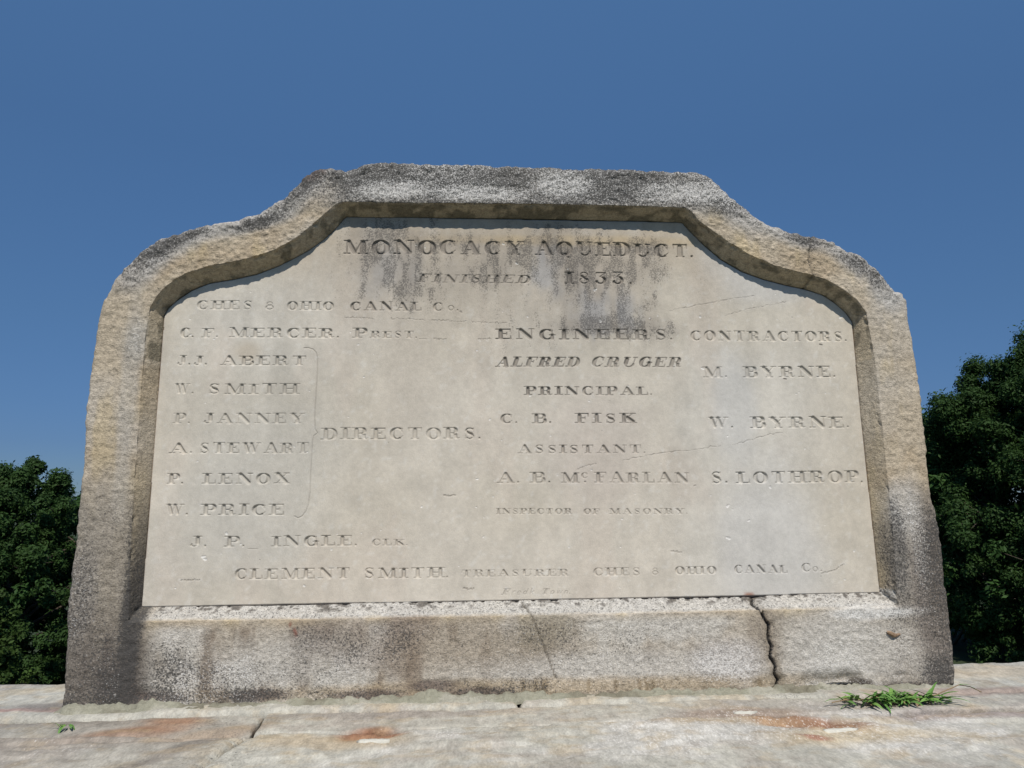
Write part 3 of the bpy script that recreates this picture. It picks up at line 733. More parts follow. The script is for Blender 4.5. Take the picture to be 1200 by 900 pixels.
G['n'] = (0.66, [ln((0.14, .04), (0.14, .56), w=.07), arc(0.34, 0.36, 0.18, 0.2, 180, 0, 8, .06), ln((0.52, .38), (0.52, .04), w=.07)])

# (text, x0, x1 of the ink, baseline y left, baseline y right, cap height, slant, depth factor, dirt)
TX = [
 ('MONOCACY', 402, 615, 297.6, 299, 16.4, 0, 1.0, .55), ('AQUEDUCT.', 627, 813, 299, 302, 16.2, 0, 1.0, .45),
 ('FINISHED', 489, 624, 331, 332.3, 9.8, .35, .8, .5), ('1833', 662, 733, 332.6, 333.4, 14.6, 0, .9, .45), ('.', 737, 741, 333.5, 333.5, 14, 0, .8, .4),
 ('CHES', 230, 296, 362.6, 363, 10.4, 0, .75, .1), ('&', 310, 322, 363, 363, 9.6, 0, .75, .1), ('OHIO', 336, 391, 363.2, 363.8, 10.2, 0, .75, .1),
 ('CANAL', 410, 494, 364, 364.2, 10.4, 0, .95, .45), ('C', 507, 519.5, 364.2, 364.3, 10, 0, .9, .2), ('o.', 524, 538, 364, 364.4, 10.5, 0, .8, .2),
 ('C.', 211, 227, 395.6, 395.6, 11.2, 0, .85, .1), ('F.', 237, 256, 395.6, 395.6, 11.2, 0, .85, .1), ('MERCER.', 268, 398, 395.6, 396, 11.4, 0, .9, .15),
 ('P', 414, 431, 396, 396, 11.6, 0, .9, .15), ('REST.', 434, 489, 396, 396.3, 8.0, 0, .8, .15),
 ('ENGINEERS.', 582, 789, 397.6, 398.4, 12.4, 0, 1.0, .7), ('CONTRACTORS.', 809.5, 993, 399.2, 400.4, 11.8, 0, .85, .12),
 ('J.J.', 207, 243, 428, 428, 11.2, 0, .9, .12), ('ABERT', 258, 359, 428.2, 428.2, 11.2, 0, .9, .15),
 ('ALFRED', 580, 682, 430, 430, 12, .35, .95, .7), ('CRUGER', 692, 802, 430, 430.5, 12.2, .35, 1.0, .85),
 ('M.', 823.6, 853, 442.6, 442.6, 12.6, 0, .85, .12), ('BYRNE.', 872, 980, 442.8, 442.2, 13, 0, .85, .12),
 ('W.', 204, 227, 461.8, 461.8, 12, 0, .85, .12), ('SMITH', 243, 350, 462, 462, 12.2, 0, .95, .15),
 ('PRINCIPAL.', 615, 765, 463.2, 463.2, 10.2, 0, .95, .75),
 ('P.', 203.5, 223, 496.4, 496.4, 12, 0, .9, .1), ('JANNEY', 238, 357, 496.6, 496.4, 12.2, 0, .9, .1),
 ('C.', 586, 607, 496.2, 496.2, 11.4, 0, .9, .35), ('B.', 624.5, 651, 496.2, 496.2, 11.4, 0, .95, .5), ('FISK', 675, 746, 496, 496.2, 11.6, 0, 1.0, .75),
 ('W.', 831, 860, 502, 502, 13, 0, .85, .1), ('BYRNE.', 880.6, 996, 502, 501.4, 13.4, 0, .85, .1),
 ('DIRECTORS.', 377, 564, 515.4, 514.6, 14, 0, .9, .15),
 ('A.', 197.5, 226, 531.4, 531.4, 12.4, 0, .9, .1), ('STEWART', 233, 362, 531.4, 531.2, 12.6, 0, .9, .1),
 ('ASSISTANT.', 606.6, 757, 531.6, 531.2, 10, 0, .9, .4),
 ('P.', 196.4, 215, 567.4, 567.4, 12.6, 0, .9, .1), ('LENOX', 237.6, 339.5, 567.4, 567, 12.8, 0, .9, .1),
 ('A.', 582, 611, 566.4, 566.2, 12.4, 0, .9, .3), ('B.', 622, 647, 566.3, 566.2, 12.4, 0, .9, .3), ('M', 657.5, 679, 566, 566, 12.4, 0, .9, .35),
 ('C', 681, 689, 560.6, 560.6, 6.4, 0, .8, .3), ('.', 684, 687.5, 566, 566, 12, 0, .7, .3), ('FARLAN', 697.6, 808, 566, 566, 12.4, 0, .9, .3),
 ('S.', 833, 853.5, 566.6, 566.4, 14, 0, .85, .1), ('LOTHROP', 864, 1007, 566.4, 565.6, 13.8, 0, .85, .1), (',', 1008, 1012, 566, 566, 13, 0, .85, .1),
 ('W.', 194, 220.5, 604, 604, 13, 0, .85, .12), ('PRICE', 236, 333, 604, 603.8, 13.2, 0, .9, .12),
 ('INSPECTOR', 581.7, 670.5, 602.8, 602.6, 6.8, 0, .8, .3), ('OF', 684, 703, 602.8, 602.8, 6.8, 0, .8, .3), ('MASONRY.', 714, 806, 602.8, 602.6, 6.8, 0, .8, .25),
 ('J.', 222, 245, 641, 641, 12.6, 0, .9, .12), ('P.', 263.6, 289, 641, 641, 12.6, 0, .9, .12), ('INGLE.', 318.5, 419, 640.8, 639.6, 12.4, 0, .9, .15), ('CLK.', 435.6, 478, 639.6, 639.4, 7.6, 0, .8, .2),
 ('CLEMENT', 274.4, 410, 679.2, 678.2, 12.6, 0, .9, .12), ('SMITH.', 425.6, 526, 678, 677.2, 12.2, 0, .9, .2),
 ('TREASURER', 540.6, 667, 676, 675.2, 8.2, 0, .85, .2), ('CHES', 695.4, 751, 674.8, 674.6, 9.6, 0, .85, .2), ('&', 763.5, 776, 674, 674, 8.4, 0, .75, .15),
 ('OHIO', 791.4, 840, 673.4, 672.8, 9.4, 0, .85, .15), ('CANAL', 861, 923, 672.2, 671.8, 9.6, 0, .85, .12), ('C', 939.5, 951, 670.4, 670.2, 9.8, 0, .85, .12), ('o.', 952, 964, 670.2, 670, 9.6, 0, .8, .12),
 ('Fredk', 588, 628, 697.2, 696.8, 7.2, .4, .38, .25), ('Town.', 634, 671, 696.8, 696.4, 7.2, .4, .38, .25),
 ('_', 491, 500, 397, 397, 10, 0, .6, .1), ('_', 291, 312, 643, 643, 10, 0, .5, .1),
]
def EX(px, py): q = on_y(px, py, 0.0); return q[0], q[2]

def build_panel():
    cell, BS = 0.00100, 6
    xmin, xmax = E_[:, 0].min() - 0.012, E_[:, 0].max() + 0.012
    zmin, zmax = E_[:, 1].min() - 0.012, E_[:, 1].max() + 0.012
    nbx = int((xmax - xmin) / (cell * BS)) + 1; nbz = int((zmax - zmin) / (cell * BS)) + 1
    nx, nz = nbx * BS + 1, nbz * BS + 1
    dep = np.zeros((nz, nx), np.float32); dirt = np.zeros((nz, nx), np.float32)
    def cut(pts, ws, dmax, dk, slope=1.0):
        m = max(ws) + 0.002
        xs_ = [p[0] for p in pts]; zs_ = [p[1] for p in pts]
        i0 = max(0, int((min(xs_) - m - xmin) / cell)); i1 = min(nx, int((max(xs_) + m - xmin) / cell) + 2)
        j0 = max(0, int((min(zs_) - m - zmin) / cell)); j1 = min(nz, int((max(zs_) + m - zmin) / cell) + 2)
        if i1 <= i0 or j1 <= j0: return
        X, Z = np.meshgrid(xmin + np.arange(i0, i1) * cell, zmin + np.arange(j0, j1) * cell)
        r = seg_dist(X, Z, pts, ws)
        d = np.clip(r * slope, 0, dmax)
        sub = dep[j0:j1, i0:i1]; np.maximum(sub, d, out=sub)
        sd_ = dirt[j0:j1, i0:i1]; np.maximum(sd_, dk * smooth(r, -0.0006, 0.0010), out=sd_)
    r = random.Random(3)
    wear = lambda x, z: float(fbm(np.array([[x, 0.0, z]]), 5.0, 3, 77)[0])
    for (s, x0, x1, y0, y1, cap, sl, df, dk) in TX:
        n = len(s)
        p0 = EX(x0, y0); p1 = EX(x1, y1); ptop = EX(x0, y0 - cap)
        caph = ptop[1] - p0[1]
        Wt = (p1[0] - p0[0])
        adv = [G[c][0] for c in s]
        small = 0.10
        tot = sum(adv) + sum((small if c2 in '.,' else 0.20) for c2 in s[1:])
        ls = Wt - sl * caph
        k = ls / (caph * tot)
        ks = min(k, 1.55)
        extra = 0 if n < 2 else (ls - ks * caph * tot) / max(1, sum(1 for c2 in s[1:] if c2 not in '.,'))
        x = 0.0
        for i, ch in enumerate(s):
            gw, strokes = G[ch]
            if i > 0: x += (small if ch in '.,' else 0.20) * ks * caph + (0 if ch in '.,' else extra)
            dz = r.uniform(-0.018, 0.018) * caph; hs = r.uniform(.96, 1.04)
            wr = min(1.05, max(0.78, 0.97 + 0.5 * wear(p0[0] + x, p0[1]) + r.uniform(-.08, .08)))
            if cap < 10.5: wr = max(wr, .88)
            for pts, ws in strokes:
                P2 = []
                for (gx, gy) in pts:
                    lx = x + gx * ks * caph + sl * gy * caph
                    t = lx / max(Wt, 1e-6)
                    P2.append((p0[0] + lx, p0[1] + (p1[1] - p0[1]) * t + gy * caph * hs + dz))
                wsc = 0.98 + 0.12 * (ks - 1)
                tw = wr * r.uniform(.85, 1.08)
                W2 = [max(w_ * caph * wsc, 0.00095) * (.86 + .14 * wr) + 0.0002 for w_ in ws]
                cut(P2, W2, 0.0050 * df * tw, dk * 1.0 * min(1, r.uniform(.6, 1.25)), 1.25 * tw)
            x += gw * ks * caph
    # brace to the right of the directors' names
    br = [(345,605),(349,607.3),(354,605),(358.5,599),(361,592),(363,578),(363.6,560),(364.6,540),(366,518),(367.5,511),(372,507.5),(369.2,503),(368.6,490),(369.6,470),(371.6,440),(372,420),(370.6,413.5),(367,409.5),(361,407.6),(356,408)]
    cut([EX(*q) for q in br], [0.0016] * len(br), 0.0016, .2)
    # natural veins, scratches and small chips
    def vein(pts, wd, d_, dk): 
        pts = [EX(*q) for q in pts]; fine = resample(np.array(pts + [pts[-1]])[:], 40)
        fine = [(a + r.gauss(0, .0008), b + r.gauss(0, .0011)) for a, b in fine[:-1]]
        cut(fine, [max(.0004, wd * r.uniform(.3, 1.3)) for _ in fine], d_, dk)
    for v in ([(404,372),(424,372.4),(440,373.6)], [(458,373),(484,374),(500,375.6)], [(505,375),(540,376.8),(548,376)], [(552,377),(596,378.6)], [(785,364),(820,357),(852,351),(890,346)], [(850,370),(875,362),(900,358),(925,353)],
              [(730,540),(752,535),(775,531),(812,527),(850,522)], [(676,550),(690,545),(700,543)], [(508,396.8),(524,397.4)], [(560,397),(576,397.4)], [(858,522),(890,512),(920,506)]):
        vein(v, .0012, .0016, .4)
    for v in ([(543,689),(549,691),(556,690)], [(963,672),(972,670),(980,667),(990,661)], [(520,580),(526,582),(534,580)], [(212,680),(236,680)], [(786,646),(800,648)]):
        vein(v, .0017, .002, .35)
    for _ in range(150):
        a, b = r.uniform(190, 1010), r.uniform(275, 690)
        q = EX(a, b); s_ = r.uniform(.0008, .0022) * (1 if r.random() < .85 else 1.8)
        cut([q, (q[0] + r.uniform(-1, 1) * s_ * 2, q[1] + r.uniform(-1, 1) * s_)], [s_, s_ * .7], .0012, 0 if r.random() < .92 else .4)
    for a, b in ((962, 404), (920, 444)):
        q = EX(a, b); cut([(q[0] - .003, q[1] + .001), (q[0] + .003, q[1] - .0005)], [.0022, .0018], .003, 1.0)
    # soften the cut edges a little (weathering)
    def blur(a): return (a * 4 + np.roll(a, 1, 0) + np.roll(a, -1, 0) + np.roll(a, 1, 1) + np.roll(a, -1, 1)) / 8
    dep = blur(dep)
    # tablet outline: signed distance, steep drop outside
    X, Z = np.meshgrid(xmin + np.arange(nx) * cell, zmin + np.arange(nz) * cell)
    poly = E_
    # distance only needed near the outline: evaluate on blocks
    drop = np.zeros_like(dep); inside = np.zeros((nz, nx), bool)
    # point in polygon by rows
    px_, pz_ = poly[:, 0], poly[:, 1]; qx, qz = np.roll(px_, -1), np.roll(pz_, -1)
    xs_ = xmin + np.arange(nx) * cell
    for j in range(nz):
        z = zmin + j * cell
        m = (pz_ > z) != (qz > z)
        cr = np.sort(px_[m] + (z - pz_[m]) / (qz[m] - pz_[m]) * (qx[m] - px_[m]))
        inside[j] = (np.searchsorted(cr, xs_) % 2) == 1
    ins = inside.copy()
    def erode(a): return a & np.roll(a, 1, 0) & np.roll(a, -1, 0) & np.roll(a, 1, 1) & np.roll(a, -1, 1)
    def dilate(a): return a | np.roll(a, 1, 0) | np.roll(a, -1, 0) | np.roll(a, 1, 1) | np.roll(a, -1, 1)
    e1 = erode(erode(ins)); e2 = erode(e1)
    d0 = ins; d1 = dilate(d0); d2 = dilate(dilate(d1))
    dep += np.where(~d0, 0.014, np.where(~e1, 0.0022, np.where(~e2, 0.0005, 0))).astype(np.float32)
    keepv = dilate(d2)
    # blocks
    Bf = (dep[:-1, :-1].reshape(nbz, BS, nbx, BS).max((1, 3)) > 1e-5) | (dep[1:, 1:].reshape(nbz, BS, nbx, BS).max((1, 3)) > 1e-5) | (dep[1:, :-1].reshape(nbz, BS, nbx, BS).max((1, 3)) > 1e-5) | (dep[:-1, 1:].reshape(nbz, BS, nbx, BS).max((1, 3)) > 1e-5)
    Bk = keepv[:-1, :-1].reshape(nbz, BS, nbx, BS).any((1, 3))
    faces = []; used = np.zeros(nz * nx, bool)
    quads = []
    ar = np.arange(BS)
    JJ, II = np.meshgrid(ar, ar, indexing='ij')
    for bj in range(nbz):
        for bi in range(nbx):
            if not Bk[bj, bi]: continue
            j0, i0 = bj * BS, bi * BS
            if Bf[bj, bi]:
                j = (j0 + JJ).ravel(); i = (i0 + II).ravel()
                quads.append(np.stack([j * nx + i, j * nx + i + 1, (j + 1) * nx + i + 1, (j + 1) * nx + i], 1))
            else:
                def fineb(b, a): return 0 <= b < nbz and 0 <= a < nbx and Bk[b, a] and Bf[b, a]
                f = []
                f += [j0 * nx + i0 + t for t in (range(BS) if fineb(bj - 1, bi) else (0,))]
                f += [(j0 + t) * nx + i0 + BS for t in (range(BS) if fineb(bj, bi + 1) else (0,))]
                f += [(j0 + BS) * nx + i0 + BS - t for t in (range(BS) if fineb(bj + 1, bi) else (0,))]
                f += [(j0 + BS - t) * nx + i0 for t in (range(BS) if fineb(bj, bi - 1) else (0,))]
                faces.append(f)
    quads = np.concatenate(quads)
    # drop quads wholly outside
    kv = keepv.ravel(); quads = quads[kv[quads].any(1)]
    used[quads.ravel()] = True
    for f in faces: used[f] = True
    idx = np.nonzero(used)[0]; mp = np.full(nz * nx, -1, np.int64); mp[idx] = np.arange(len(idx))
    jx = idx % nx; jz = idx // nx
    wx = xmin + jx * cell; wz = zmin + jz * cell
    w = np.stack([wx, np.zeros(len(idx)), wz], 1)
    y = dep.ravel()[idx] + 0.0014 * fbm(w, 5, 4, 41) + 0.00012 * fbm(w, 60, 2, 42)
    p = w[:, [0, 2]]
    # colour of the tablet
    n = len(w)
    f1 = fbm(w, (3, 3, 1.4), 4, 43); f2 = fbm(w, (10, 10, 4), 4, 44); f3 = fbm(w, (28, 28, 6), 3, 45); f4 = fbm(w, 2.0, 3, 46)
    tint = np.tile(np.array([0.503, 0.457, 0.382]), (n, 1))
    tint = mixa(tint, (0.500, 0.468, 0.405), 0.8 * smooth(f1, -0.1, 0.4))
    tint = mixa(tint, (0.475, 0.425, 0.340), 0.6 * smooth(f4, -0.05, 0.4))
    tint = mixa(tint, (0.50, 0.435, 0.36), 0.4 * smooth(f2, 0.1, 0.5))
    g5 = fbm(w, (40, 40, 25), 4, 49); tint = tint * (1 + 0.10 * g5 + 0.06 * f3)[:, None]
    tint = mixa(tint, (0.60, 0.575, 0.52), 0.35 * smooth(fbm(w, 95, 2, 141), 0.42, 0.62))
    dm = dirt.ravel()[idx]
    speck = 0.13 + 0.10 * f2; pale = np.full(n, 0.05)
    def st(px, py, rx, ry, col=None, k=1.0, sp=0.0, ang=0, **kw):
        nonlocal tint, speck
        x, z = EX(px, py)
        m = stain(p, x, z, rx * .00213, ry * .00213, ang, **kw)
        if col is not None: tint = mixa(tint, col, k * m)
        speck = speck + sp * m
    top = smooth(w[:, 2], EX(600, 345)[1], EX(600, 275)[1])
    tint = mixa(tint, (0.43, 0.36, 0.265), 0.75 * top * smooth(f3, -0.5, 0.3))
    st(600, 305, 230, 75, (0.38, 0.33, 0.265), 0.6, 0.36, seed=50, sc=(22, 6, 1), amp=.6)
    st(660, 282, 150, 7, (0.47, 0.36, 0.20), 0.55, 0.0, seed=51, sc=12)
    ST = (0.215, 0.19, 0.165); BL = (0.30, 0.31, 0.325)
    for k_, (a, b, rx, ry, c_, kk, sp) in enumerate([
        (450,268,36,8,ST,.55,.6),(440,290,26,30,ST,.45,.65),(455,315,28,24,BL,.4,.55),(482,300,16,30,ST,.55,.7),(478,340,13,26,ST,.6,.75),(520,320,22,22,ST,.2,.4),
        (545,280,30,8,ST,.5,.6),(560,310,36,20,ST,.35,.5),(590,300,30,22,ST,.3,.5),(640,285,22,14,ST,.6,.7),(640,312,16,24,BL,.75,.3),(672,320,22,18,ST,.55,.6),(660,290,36,22,ST,.3,.5),
        (690,300,60,24,ST,.3,.45),(762,283,22,9,ST,.55,.7),(765,310,22,16,ST,.3,.5),(680,350,24,26,ST,.6,.75),(700,362,22,20,BL,.75,.35),(735,352,26,22,ST,.4,.6),(722,378,48,10,ST,.65,.8),
        (765,380,24,9,ST,.5,.75),(670,378,30,8,ST,.5,.6),(735,358,12,16,BL,.6,.2),(620,370,30,16,ST,.1,.3),(770,398,20,12,ST,.2,.4),(610,400,60,14,ST,.1,.3),(690,410,60,14,ST,.05,.3),(430,255,60,5,ST,.5,.4),(650,262,40,5,ST,.5,.4)]):
        st(a, b + 4, rx, ry * 1.12, c_, kk * .66, sp * .80, seed=100 + k_, sc=(55, 22, 1), amp=1.0, soft=0.85)
    st(700, 520, 60, 60, (0.455, 0.40, 0.345), .5, 0, seed=52); st(480, 430, 40, 70, (0.45, 0.40, 0.33), .5, 0, seed=53)
    st(900, 640, 60, 90, (0.475, 0.462, 0.435), .6, 0, seed=54); st(860, 470, 26, 60, (0.48, 0.468, 0.44), .6, 0, seed=55); st(300, 560, 90, 100, (0.455, 0.435, 0.385), .5, 0, seed=56)
    st(905, 330, 60, 30, (0.47, 0.46, 0.44), .6, 0, seed=57); st(860, 300, 40, 30, (0.48, 0.468, 0.44), .5, 0, seed=58)
    st(290, 412, 16, 12, (0.40, 0.33, 0.24), .5, .1, seed=59)
    st(878, 698, 6, 3, (0.28, 0.11, 0.06), .8, 0, seed=60, amp=.2); st(330, 440, 14, 60, (0.40, 0.37, 0.31), .4, .05, seed=61)
    # dirt lying in the cut letters
    tint = mixa(tint, (0.14, 0.122, 0.105), np.clip(dm + 0.10 * (dm > 0.02), 0, 1) * (0.75 + 0.25 * f3))
    speck = 0.13 + (speck - 0.13) * np.clip(0.75 + 1.5 * fbm(w, (60, 60, 16), 4, 48), 0, 1.8)
    speck = np.clip(speck + dm * 0.12, 0, 0.95)
    # pale fresh chips where there is a cut without dirt
    ch = (dep.ravel()[idx] > 0.0003) & (dm < 0.01) & (dep.ravel()[idx] < 0.0021)
    tint = mixa(tint, (0.62, 0.60, 0.56), 0.75 * ch)
    rimv = (~e1).ravel()[idx]
    tint = mixa(tint, (0.42, 0.33, 0.28), 0.5 * rimv)
    verts = np.stack([wx, y, wz], 1) - MO
    allf = mp[quads].tolist() + [[int(mp[q]) for q in f] for f in faces]
    o = mesh_np('inscription_tablet', verts, allf, M_PANEL, monument, dict(tint=np.clip(tint, .02, .8), speck=speck, pale=pale))
    print('tablet faces', len(allf))
build_panel()

# ------------------------------------------------------------------ lumpy mortar bead along the foot of the block
def mortar():
    r = random.Random(2)
    x0, x1 = FX(70, 826)[0], FX(1118, 806)[0]
    n = 900; m_ = 14
    xs = np.linspace(x0, x1 - 0.01, n)
    q = np.stack([xs, np.zeros(n), np.zeros(n)], 1)
    hz = 0.006 + 0.008 * fbm(q, 6, 3, 301) + 0.007 * fbm(q, 38, 3, 302)
    for c_, a, wd in ((FX(90, 826)[0], .008, .035), (FX(180, 826)[0], .014, .025), (FX(510, 822)[0], .014, .030), (FX(350, 822)[0], .004, .03), (FX(1000, 812)[0], -.004, .06)):
        hz += a * np.exp(-((xs - c_) / wd) ** 2)
    hz = np.clip(hz, 0.0035, 0.035) * smooth(xs, x0 - 0.002, x0 + 0.02) * (1 - smooth(xs, x1 - 0.15, x1 - 0.02) * .8)
    wd = 0.022 + 0.012 * fbm(q, 12, 3, 303) + 0.35 * hz
    P = np.zeros((m_, n, 3))
    for k in range(m_):
        t = k / (m_ - 1)
        P[k, :, 0] = xs; P[k, :, 1] = -D + 0.012 - (wd + 0.012) * t
        P[k, :, 2] = -0.003 + (hz + 0.004) * np.cos(t * math.pi / 2) ** 0.8 - 0.006 * (t > 0.99)
    w = P.reshape(-1, 3)
    w = w + np.stack([0 * w[:, 0], -0.005 * fbm(w, 50, 3, 304), 0.0065 * fbm(w, 75, 3, 305)], 1)
    tint = np.tile(np.array([0.25, 0.24, 0.18]), (len(w), 1)); f = fbm(w, 12, 4, 306)
    tint = mixa(tint, (0.18, 0.165, 0.12), smooth(f, 0, .4)); tint = mixa(tint, (0.35, 0.33, 0.27), .6 * smooth(-f, .1, .4))
    o = mesh_np('mortar_bead', w - MO, grid_faces(n, m_)[:, ::-1], M_MORTAR, monument, dict(tint=tint, speck=np.full(len(w), .35), pale=np.full(len(w), .25)))
mortar()

# ------------------------------------------------------------------ dry curled leaf caught on the block
def dry_leaf():
    x, z = FX(1046, 742)
    nu, nv = 13, 7; vs = []
    for j in range(nv):
        for i in range(nu):
            t = i / (nu - 1); s = (j / (nv - 1) - .5)
            wd = 0.015 * math.sin(math.pi * min(1, t * 0.9 + 0.08)) ** 0.7 * (1 - 0.45 * t)
            a = s * 2.6
            vs.append((-0.020 + 0.042 * t, -0.0065 - 0.006 * math.cos(a) - 0.003 * math.sin(t * 5), 0.004 * math.cos(t * 5) - 0.004 * t + wd * math.sin(a) * .55 + 0.003 * s))
    m = plain('dead_leaf', (0.24, 0.16, 0.10), 0.7, 0.6, 90, 0.3)
    o = mesh_np('dry_leaf', vs, grid_faces(nu, nv), m); o.location = (x, -D + 0.004, z); o.scale = (0.8, 0.8, 0.7)
    tag(o, 'small curled brown dead leaf stuck on the right end of the monument foot', 'leaf')
dry_leaf()

# ------------------------------------------------------------------ weeds
M_BLADE = plain('green_blade', (0.10, 0.21, 0.045), 0.55, 0.5, 40, 0.1)
M_BLADE2 = plain('pale_green_blade', (0.15, 0.27, 0.06), 0.55, 0.4, 40, 0.1)
M_RUNNER = plain('reddish_runner', (0.22, 0.15, 0.08), 0.7, 0.3, 40, 0.1)
def blade_mesh(L, wd, bend, r):
    n = 7; vs = []; fs = []
    for k in range(n + 1):
        t = k / n
        a = bend * t
        y = L * (math.sin(a) / bend if abs(bend) > 1e-3 else t); z = L * ((1 - math.cos(a)) / bend if abs(bend) > 1e-3 else 0)
        w_ = wd * (math.sin(math.pi * min(1, .18 + .82 * t)) ** .7) * (1 - .3 * t)
        tw = 0.5 * t
        vs += [(-w_ * math.cos(tw), y, -z + w_ * .35), (0, y, -z), (w_ * math.cos(tw), y, -z + w_ * .35)]
    for k in range(n):
        b = k * 3; fs += [[b, b + 1, b + 4, b + 3], [b + 1, b + 2, b + 5, b + 4]]
    me = bpy.data.meshes.new('blade'); me.from_pydata(vs, [], fs); me.update()
    me.polygons.foreach_set('use_smooth', [True] * len(fs))
    return me
def tuft(name, label, cx, cy, spread, n, Lr, seed, z0=0.0):
    r = random.Random(seed)
    root = empty(name, (cx, cy, z0)); tag(root, label, 'grass')
    meshes = []
    for k in range(8):
        me = blade_mesh(1.0, 0.085, r.uniform(.5, 1.5), r); me.materials.append(M_BLADE if k < 5 else M_BLADE2 if k < 7 else M_RUNNER); meshes.append(me)
    for k in range(n):
        o = bpy.data.objects.new('blade', r.choice(meshes)); C.objects.link(o); o.parent = root
        L = r.uniform(*Lr)
        t = r.gauss(0, .42); t = max(-1, min(1, t))
        o.location = (t * spread[0], r.uniform(-1, 1) * spread[1], r.uniform(0, 0.004))
        az = r.uniform(-math.pi, math.pi); up = r.uniform(.05, .95)
        o.rotation_euler = (up, r.uniform(-.4, .4), az)
        o.scale = (L * r.uniform(.9, 1.5), L, L)
    return root
gq = on_z(1052, 822, 0)
gt = tuft('grass_tuft', 'bright green crabgrass tuft sprawling at the right foot of the monument', gq[0], gq[1] + 0.0, (0.115, 0.020), 230, (0.020, 0.050), 4)
def runner(root, pts, rad=0.0011):
    vs, fs = [], []
    for i, p in enumerate(pts):
        for k in range(5):
            a = 2 * math.pi * k / 5; vs.append((p[0], p[1] + rad * math.cos(a), p[2] + rad * math.sin(a)))
    for i in range(len(pts) - 1):
        fs += [[i * 5 + k, i * 5 + (k + 1) % 5, i * 5 + 5 + (k + 1) % 5, i * 5 + 5 + k] for k in range(5)]
    mesh_np('runner', vs, fs, M_RUNNER, root)
runner(gt, [(0.05, 0, .004), (.09, .0, .012), (.12, .01, .018), (.15, .015, .026), (.175, .015, .022), (.20, .015, .010)])
runner(gt, [(-0.04, 0, .004), (-.08, -.004, .006), (-.12, -.008, .008), (-.15, -.01, .004)])
for (x, y, z, L, az, up) in ((.095, -.01, .005, .055, -2.35, .35), (.075, .0, .01, .045, -1.0, .9), (.15, .015, .026, .035, -1.7, .2), (.175, .015, .022, .03, -1.9, -.3), (-.13, -.008, .008, .04, 1.7, .3), (-.10, -.01, .008, .045, 1.3, .3)):
    me = blade_mesh(1.0, 0.07, .7, rnd); me.materials.append(M_BLADE)
    o = bpy.data.objects.new('blade', me); C.objects.link(o); o.parent = gt
    o.location = (x, y, z); o.rotation_euler = (up, 0, az); o.scale = (L, L, L)
sq = on_z(76, 851, 0)
tuft('grass_sprout', 'tiny grass sprout in the joint below the left corner of the monument', sq[0], sq[1], (0.010, 0.006), 9, (0.014, 0.030), 9)

# ------------------------------------------------------------------ trees beyond the parapet
def leaf_mat(name, col):
    m, nt, b = new_mat(name, 0.55)
    tc = node(nt, 'ShaderNodeTexCoord').outputs['Object']
    rn = node(nt, 'ShaderNodeAttribute', attribute_name='shade').outputs['Fac']
    c1 = mixc(nt, rn, (col[0] * .95, col[1] * .95, col[2] * 1.1, 1), (col[0] * 1.7, col[1] * 1.7, col[2] * 1.6, 1))
    nt.links.new(c1, b.inputs['Base Color'])
    b.inputs['Specular IOR Level'].default_value = 0.12
    tr = nt.nodes.new('ShaderNodeBsdfTranslucent'); nt.links.new(c1, tr.inputs[0])
    mx = nt.nodes.new('ShaderNodeMixShader'); mx.inputs[0].default_value = 0.35
    out = nt.nodes['Material Output']
    nt.links.new(b.outputs[0], mx.inputs[1]); nt.links.new(tr.outputs[0], mx.inputs[2]); nt.links.new(mx.outputs[0], out.inputs[0])
    return m
M_BARK = plain('bark', (0.07, 0.055, 0.042), 0.95, 0.4, 6, 0.6)
def limb(vs, fs, a, b, r0, r1, k=6):
    a = Vector(a); b = Vector(b); d = (b - a).normalized()
    u = d.orthogonal().normalized(); v = d.cross(u); b0 = len(vs)
    for p, r_ in ((a, r0), (b, r1)):
        for i in range(k):
            an = 2 * math.pi * i / k; vs.append(tuple(p + u * math.cos(an) * r_ + v * math.sin(an) * r_))
    fs += [[b0 + i, b0 + (i + 1) % k, b0 + k + (i + 1) % k, b0 + k + i] for i in range(k)]
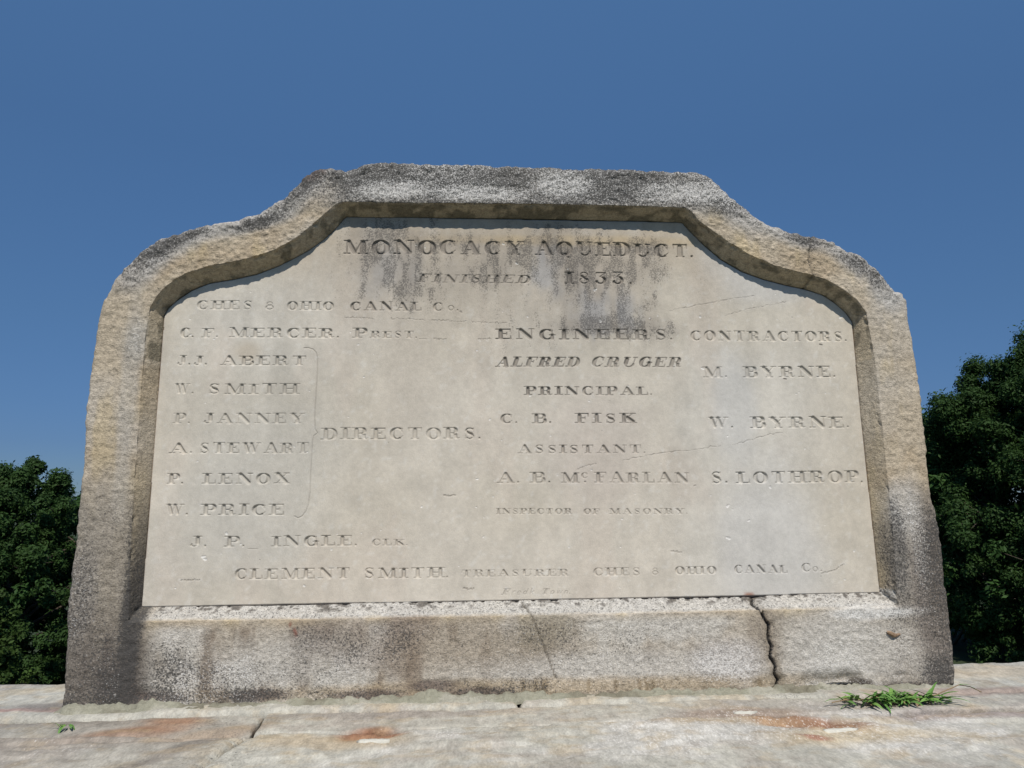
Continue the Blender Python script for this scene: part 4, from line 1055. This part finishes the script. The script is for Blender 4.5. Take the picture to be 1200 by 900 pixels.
def make_tree(label, loc, height, rad, seed, mat, n_leaf=42000, leaf=0.13, low=0.06, mid=0.45):
    r = random.Random(seed); g = np.random.default_rng(seed)
    root = empty('broadleaf_tree', loc); tag(root, label, 'tree', 'trees beyond the parapet')
    vs, fs, tips = [], [], []
    p = Vector((0, 0, -0.5)); rr = height * 0.028
    nseg = 9; trunk = [p]
    for k in range(nseg):
        q = p + Vector((r.uniform(-.03, .03) * height * .4, r.uniform(-.03, .03) * height * .4, height * .93 / nseg))
        limb(vs, fs, p, q, rr, rr * .82, 9); rr *= .82; p = q; trunk.append(q)
    tips.append(p)
    def crown_r(t):      # radius profile against relative height
        return rad * max(0.10, (math.sin(math.pi * min(1, max(0, (t - low) / (1 - low)) ** mid)) ** 0.62 if t < 1 else 0.1)) if t > low else 0.2 * rad
    nb = 46
    for k in range(nb):
        t = low + (0.97 - low) * (k + r.random()) / nb
        base = trunk[min(nseg, int(t * nseg * 0.9))]
        az = k * 2.4 + r.uniform(-.5, .5)
        R_ = crown_r(t) * r.uniform(.50, 1.16)
        end = Vector((math.cos(az) * R_, math.sin(az) * R_, t * height + r.uniform(-.02, .03) * height))
        st_ = Vector((base.x, base.y, min(base.z, end.z - R_ * .25)))
        m1 = st_.lerp(end, .5) + Vector((0, 0, R_ * .12))
        limb(vs, fs, st_, m1, height * .008, height * .005); limb(vs, fs, m1, end, height * .005, height * .0018)
        tips.append(end); tips.append(m1.lerp(end, r.uniform(.3, .7)))
        for s in range(7):
            a = m1.lerp(end, r.uniform(0, 1)); az2 = az + r.uniform(-1.5, 1.5); l2 = R_ * r.uniform(.22, .5)
            e2 = a + Vector((math.cos(az2) * l2, math.sin(az2) * l2, r.uniform(-.5, .9) * l2))
            limb(vs, fs, a, e2, height * .0022, height * .0008, 4); tips.append(e2)
    mesh_np('trunk', vs, fs, M_BARK, root)
    T = np.array([tuple(t) for t in tips]); nt_ = len(T)
    csz = g.uniform(.40, 1.20, nt_) * height * 0.036
    pick = g.choice(nt_, n_leaf, p=csz ** 2 / (csz ** 2).sum())
    off = g.normal(0, 1, (n_leaf, 3)); off /= np.linalg.norm(off, axis=1, keepdims=True); off *= (g.uniform(0, 1, (n_leaf, 1)) ** 0.5)
    off[:, 2] *= 0.92
    stray = 1 + (g.random((n_leaf, 1)) < .08) * g.uniform(.2, .7, (n_leaf, 1))
    ctr = T[pick] + off * csz[pick][:, None] * 1.25 * stray
    nrm = off + np.array([0, 0, .55]) + g.normal(0, .55, (n_leaf, 3)); nrm /= np.linalg.norm(nrm, axis=1, keepdims=True)
    tdir = np.cross(nrm, g.normal(0, 1, (n_leaf, 3))); tdir /= np.linalg.norm(tdir, axis=1, keepdims=True)
    bdir = np.cross(nrm, tdir)
    sz = leaf * g.uniform(.6, 1.35, (n_leaf, 1))
    P = np.stack([ctr - tdir * sz, ctr - bdir * sz * .5 + nrm * sz * .12, ctr + tdir * sz, ctr + bdir * sz * .5 + nrm * sz * .12], 1).reshape(-1, 3)
    F = np.arange(n_leaf * 4).reshape(-1, 4)
    shade = np.clip(g.normal(.5, .2, nt_)[pick] * .6 + g.random(n_leaf) * .4, 0, 1)
    mesh_np('crown', P, F, mat, root, dict(shade=np.repeat(shade, 4)), smoothed=False)
    return root
L1 = leaf_mat('leaf_dark_green', (0.030, 0.060, 0.016)); L2 = leaf_mat('leaf_mid_green', (0.036, 0.075, 0.020)); L3 = leaf_mat('leaf_yellow_green', (0.040, 0.070, 0.017))
def tree_at(px, y_top, dist, zbase):
    """world base position and height for a crown whose top shows at pixel (px, y_top) at that distance"""
    r_ = ray(px, y_top); q = CAM + r_ * (dist - CAM[1]) / r_[1]
    return (q[0], q[1], zbase), q[2] - zbase
GZ = -6.4
b_, h_ = tree_at(25, 538, 26, GZ);  make_tree('rounded dark green tree rising left of the monument, tallest on that side', b_, h_, 3.6, 21, L1, 140000, .070)
b_, h_ = tree_at(120, 572, 31, GZ); make_tree('dark tree half hidden behind the left edge of the monument', b_, h_, 4.0, 22, L2, 45000, .12)
b_, h_ = tree_at(-60, 560, 24, GZ); make_tree('dark tree cut by the left border of the picture', b_, h_, 3.4, 23, L2, 26000, .11)
b_, h_ = tree_at(-22, 680, 20, GZ); make_tree('low yellowish green tree at the bottom of the left border', b_, h_, 1.6, 24, L3, 26000, .065)
b_, h_ = tree_at(1222, 372, 27, GZ); make_tree('tallest tree, at the right border with its crown running out of the picture', b_, h_, 4.2, 31, L1, 150000, .082)
b_, h_ = tree_at(1152, 425, 29, GZ); make_tree('tall dense dark tree showing just right of the monument edge', b_, h_, 3.6, 32, L1, 170000, .078)
b_, h_ = tree_at(1075, 470, 33, GZ); make_tree('dark tree mostly hidden behind the right edge of the monument', b_, h_, 4.4, 33, L2, 30000, .15)
b_, h_ = tree_at(1300, 480, 25, GZ); make_tree('bushy tree beyond the right border of the picture', b_, h_, 3.8, 34, L2, 26000, .11)
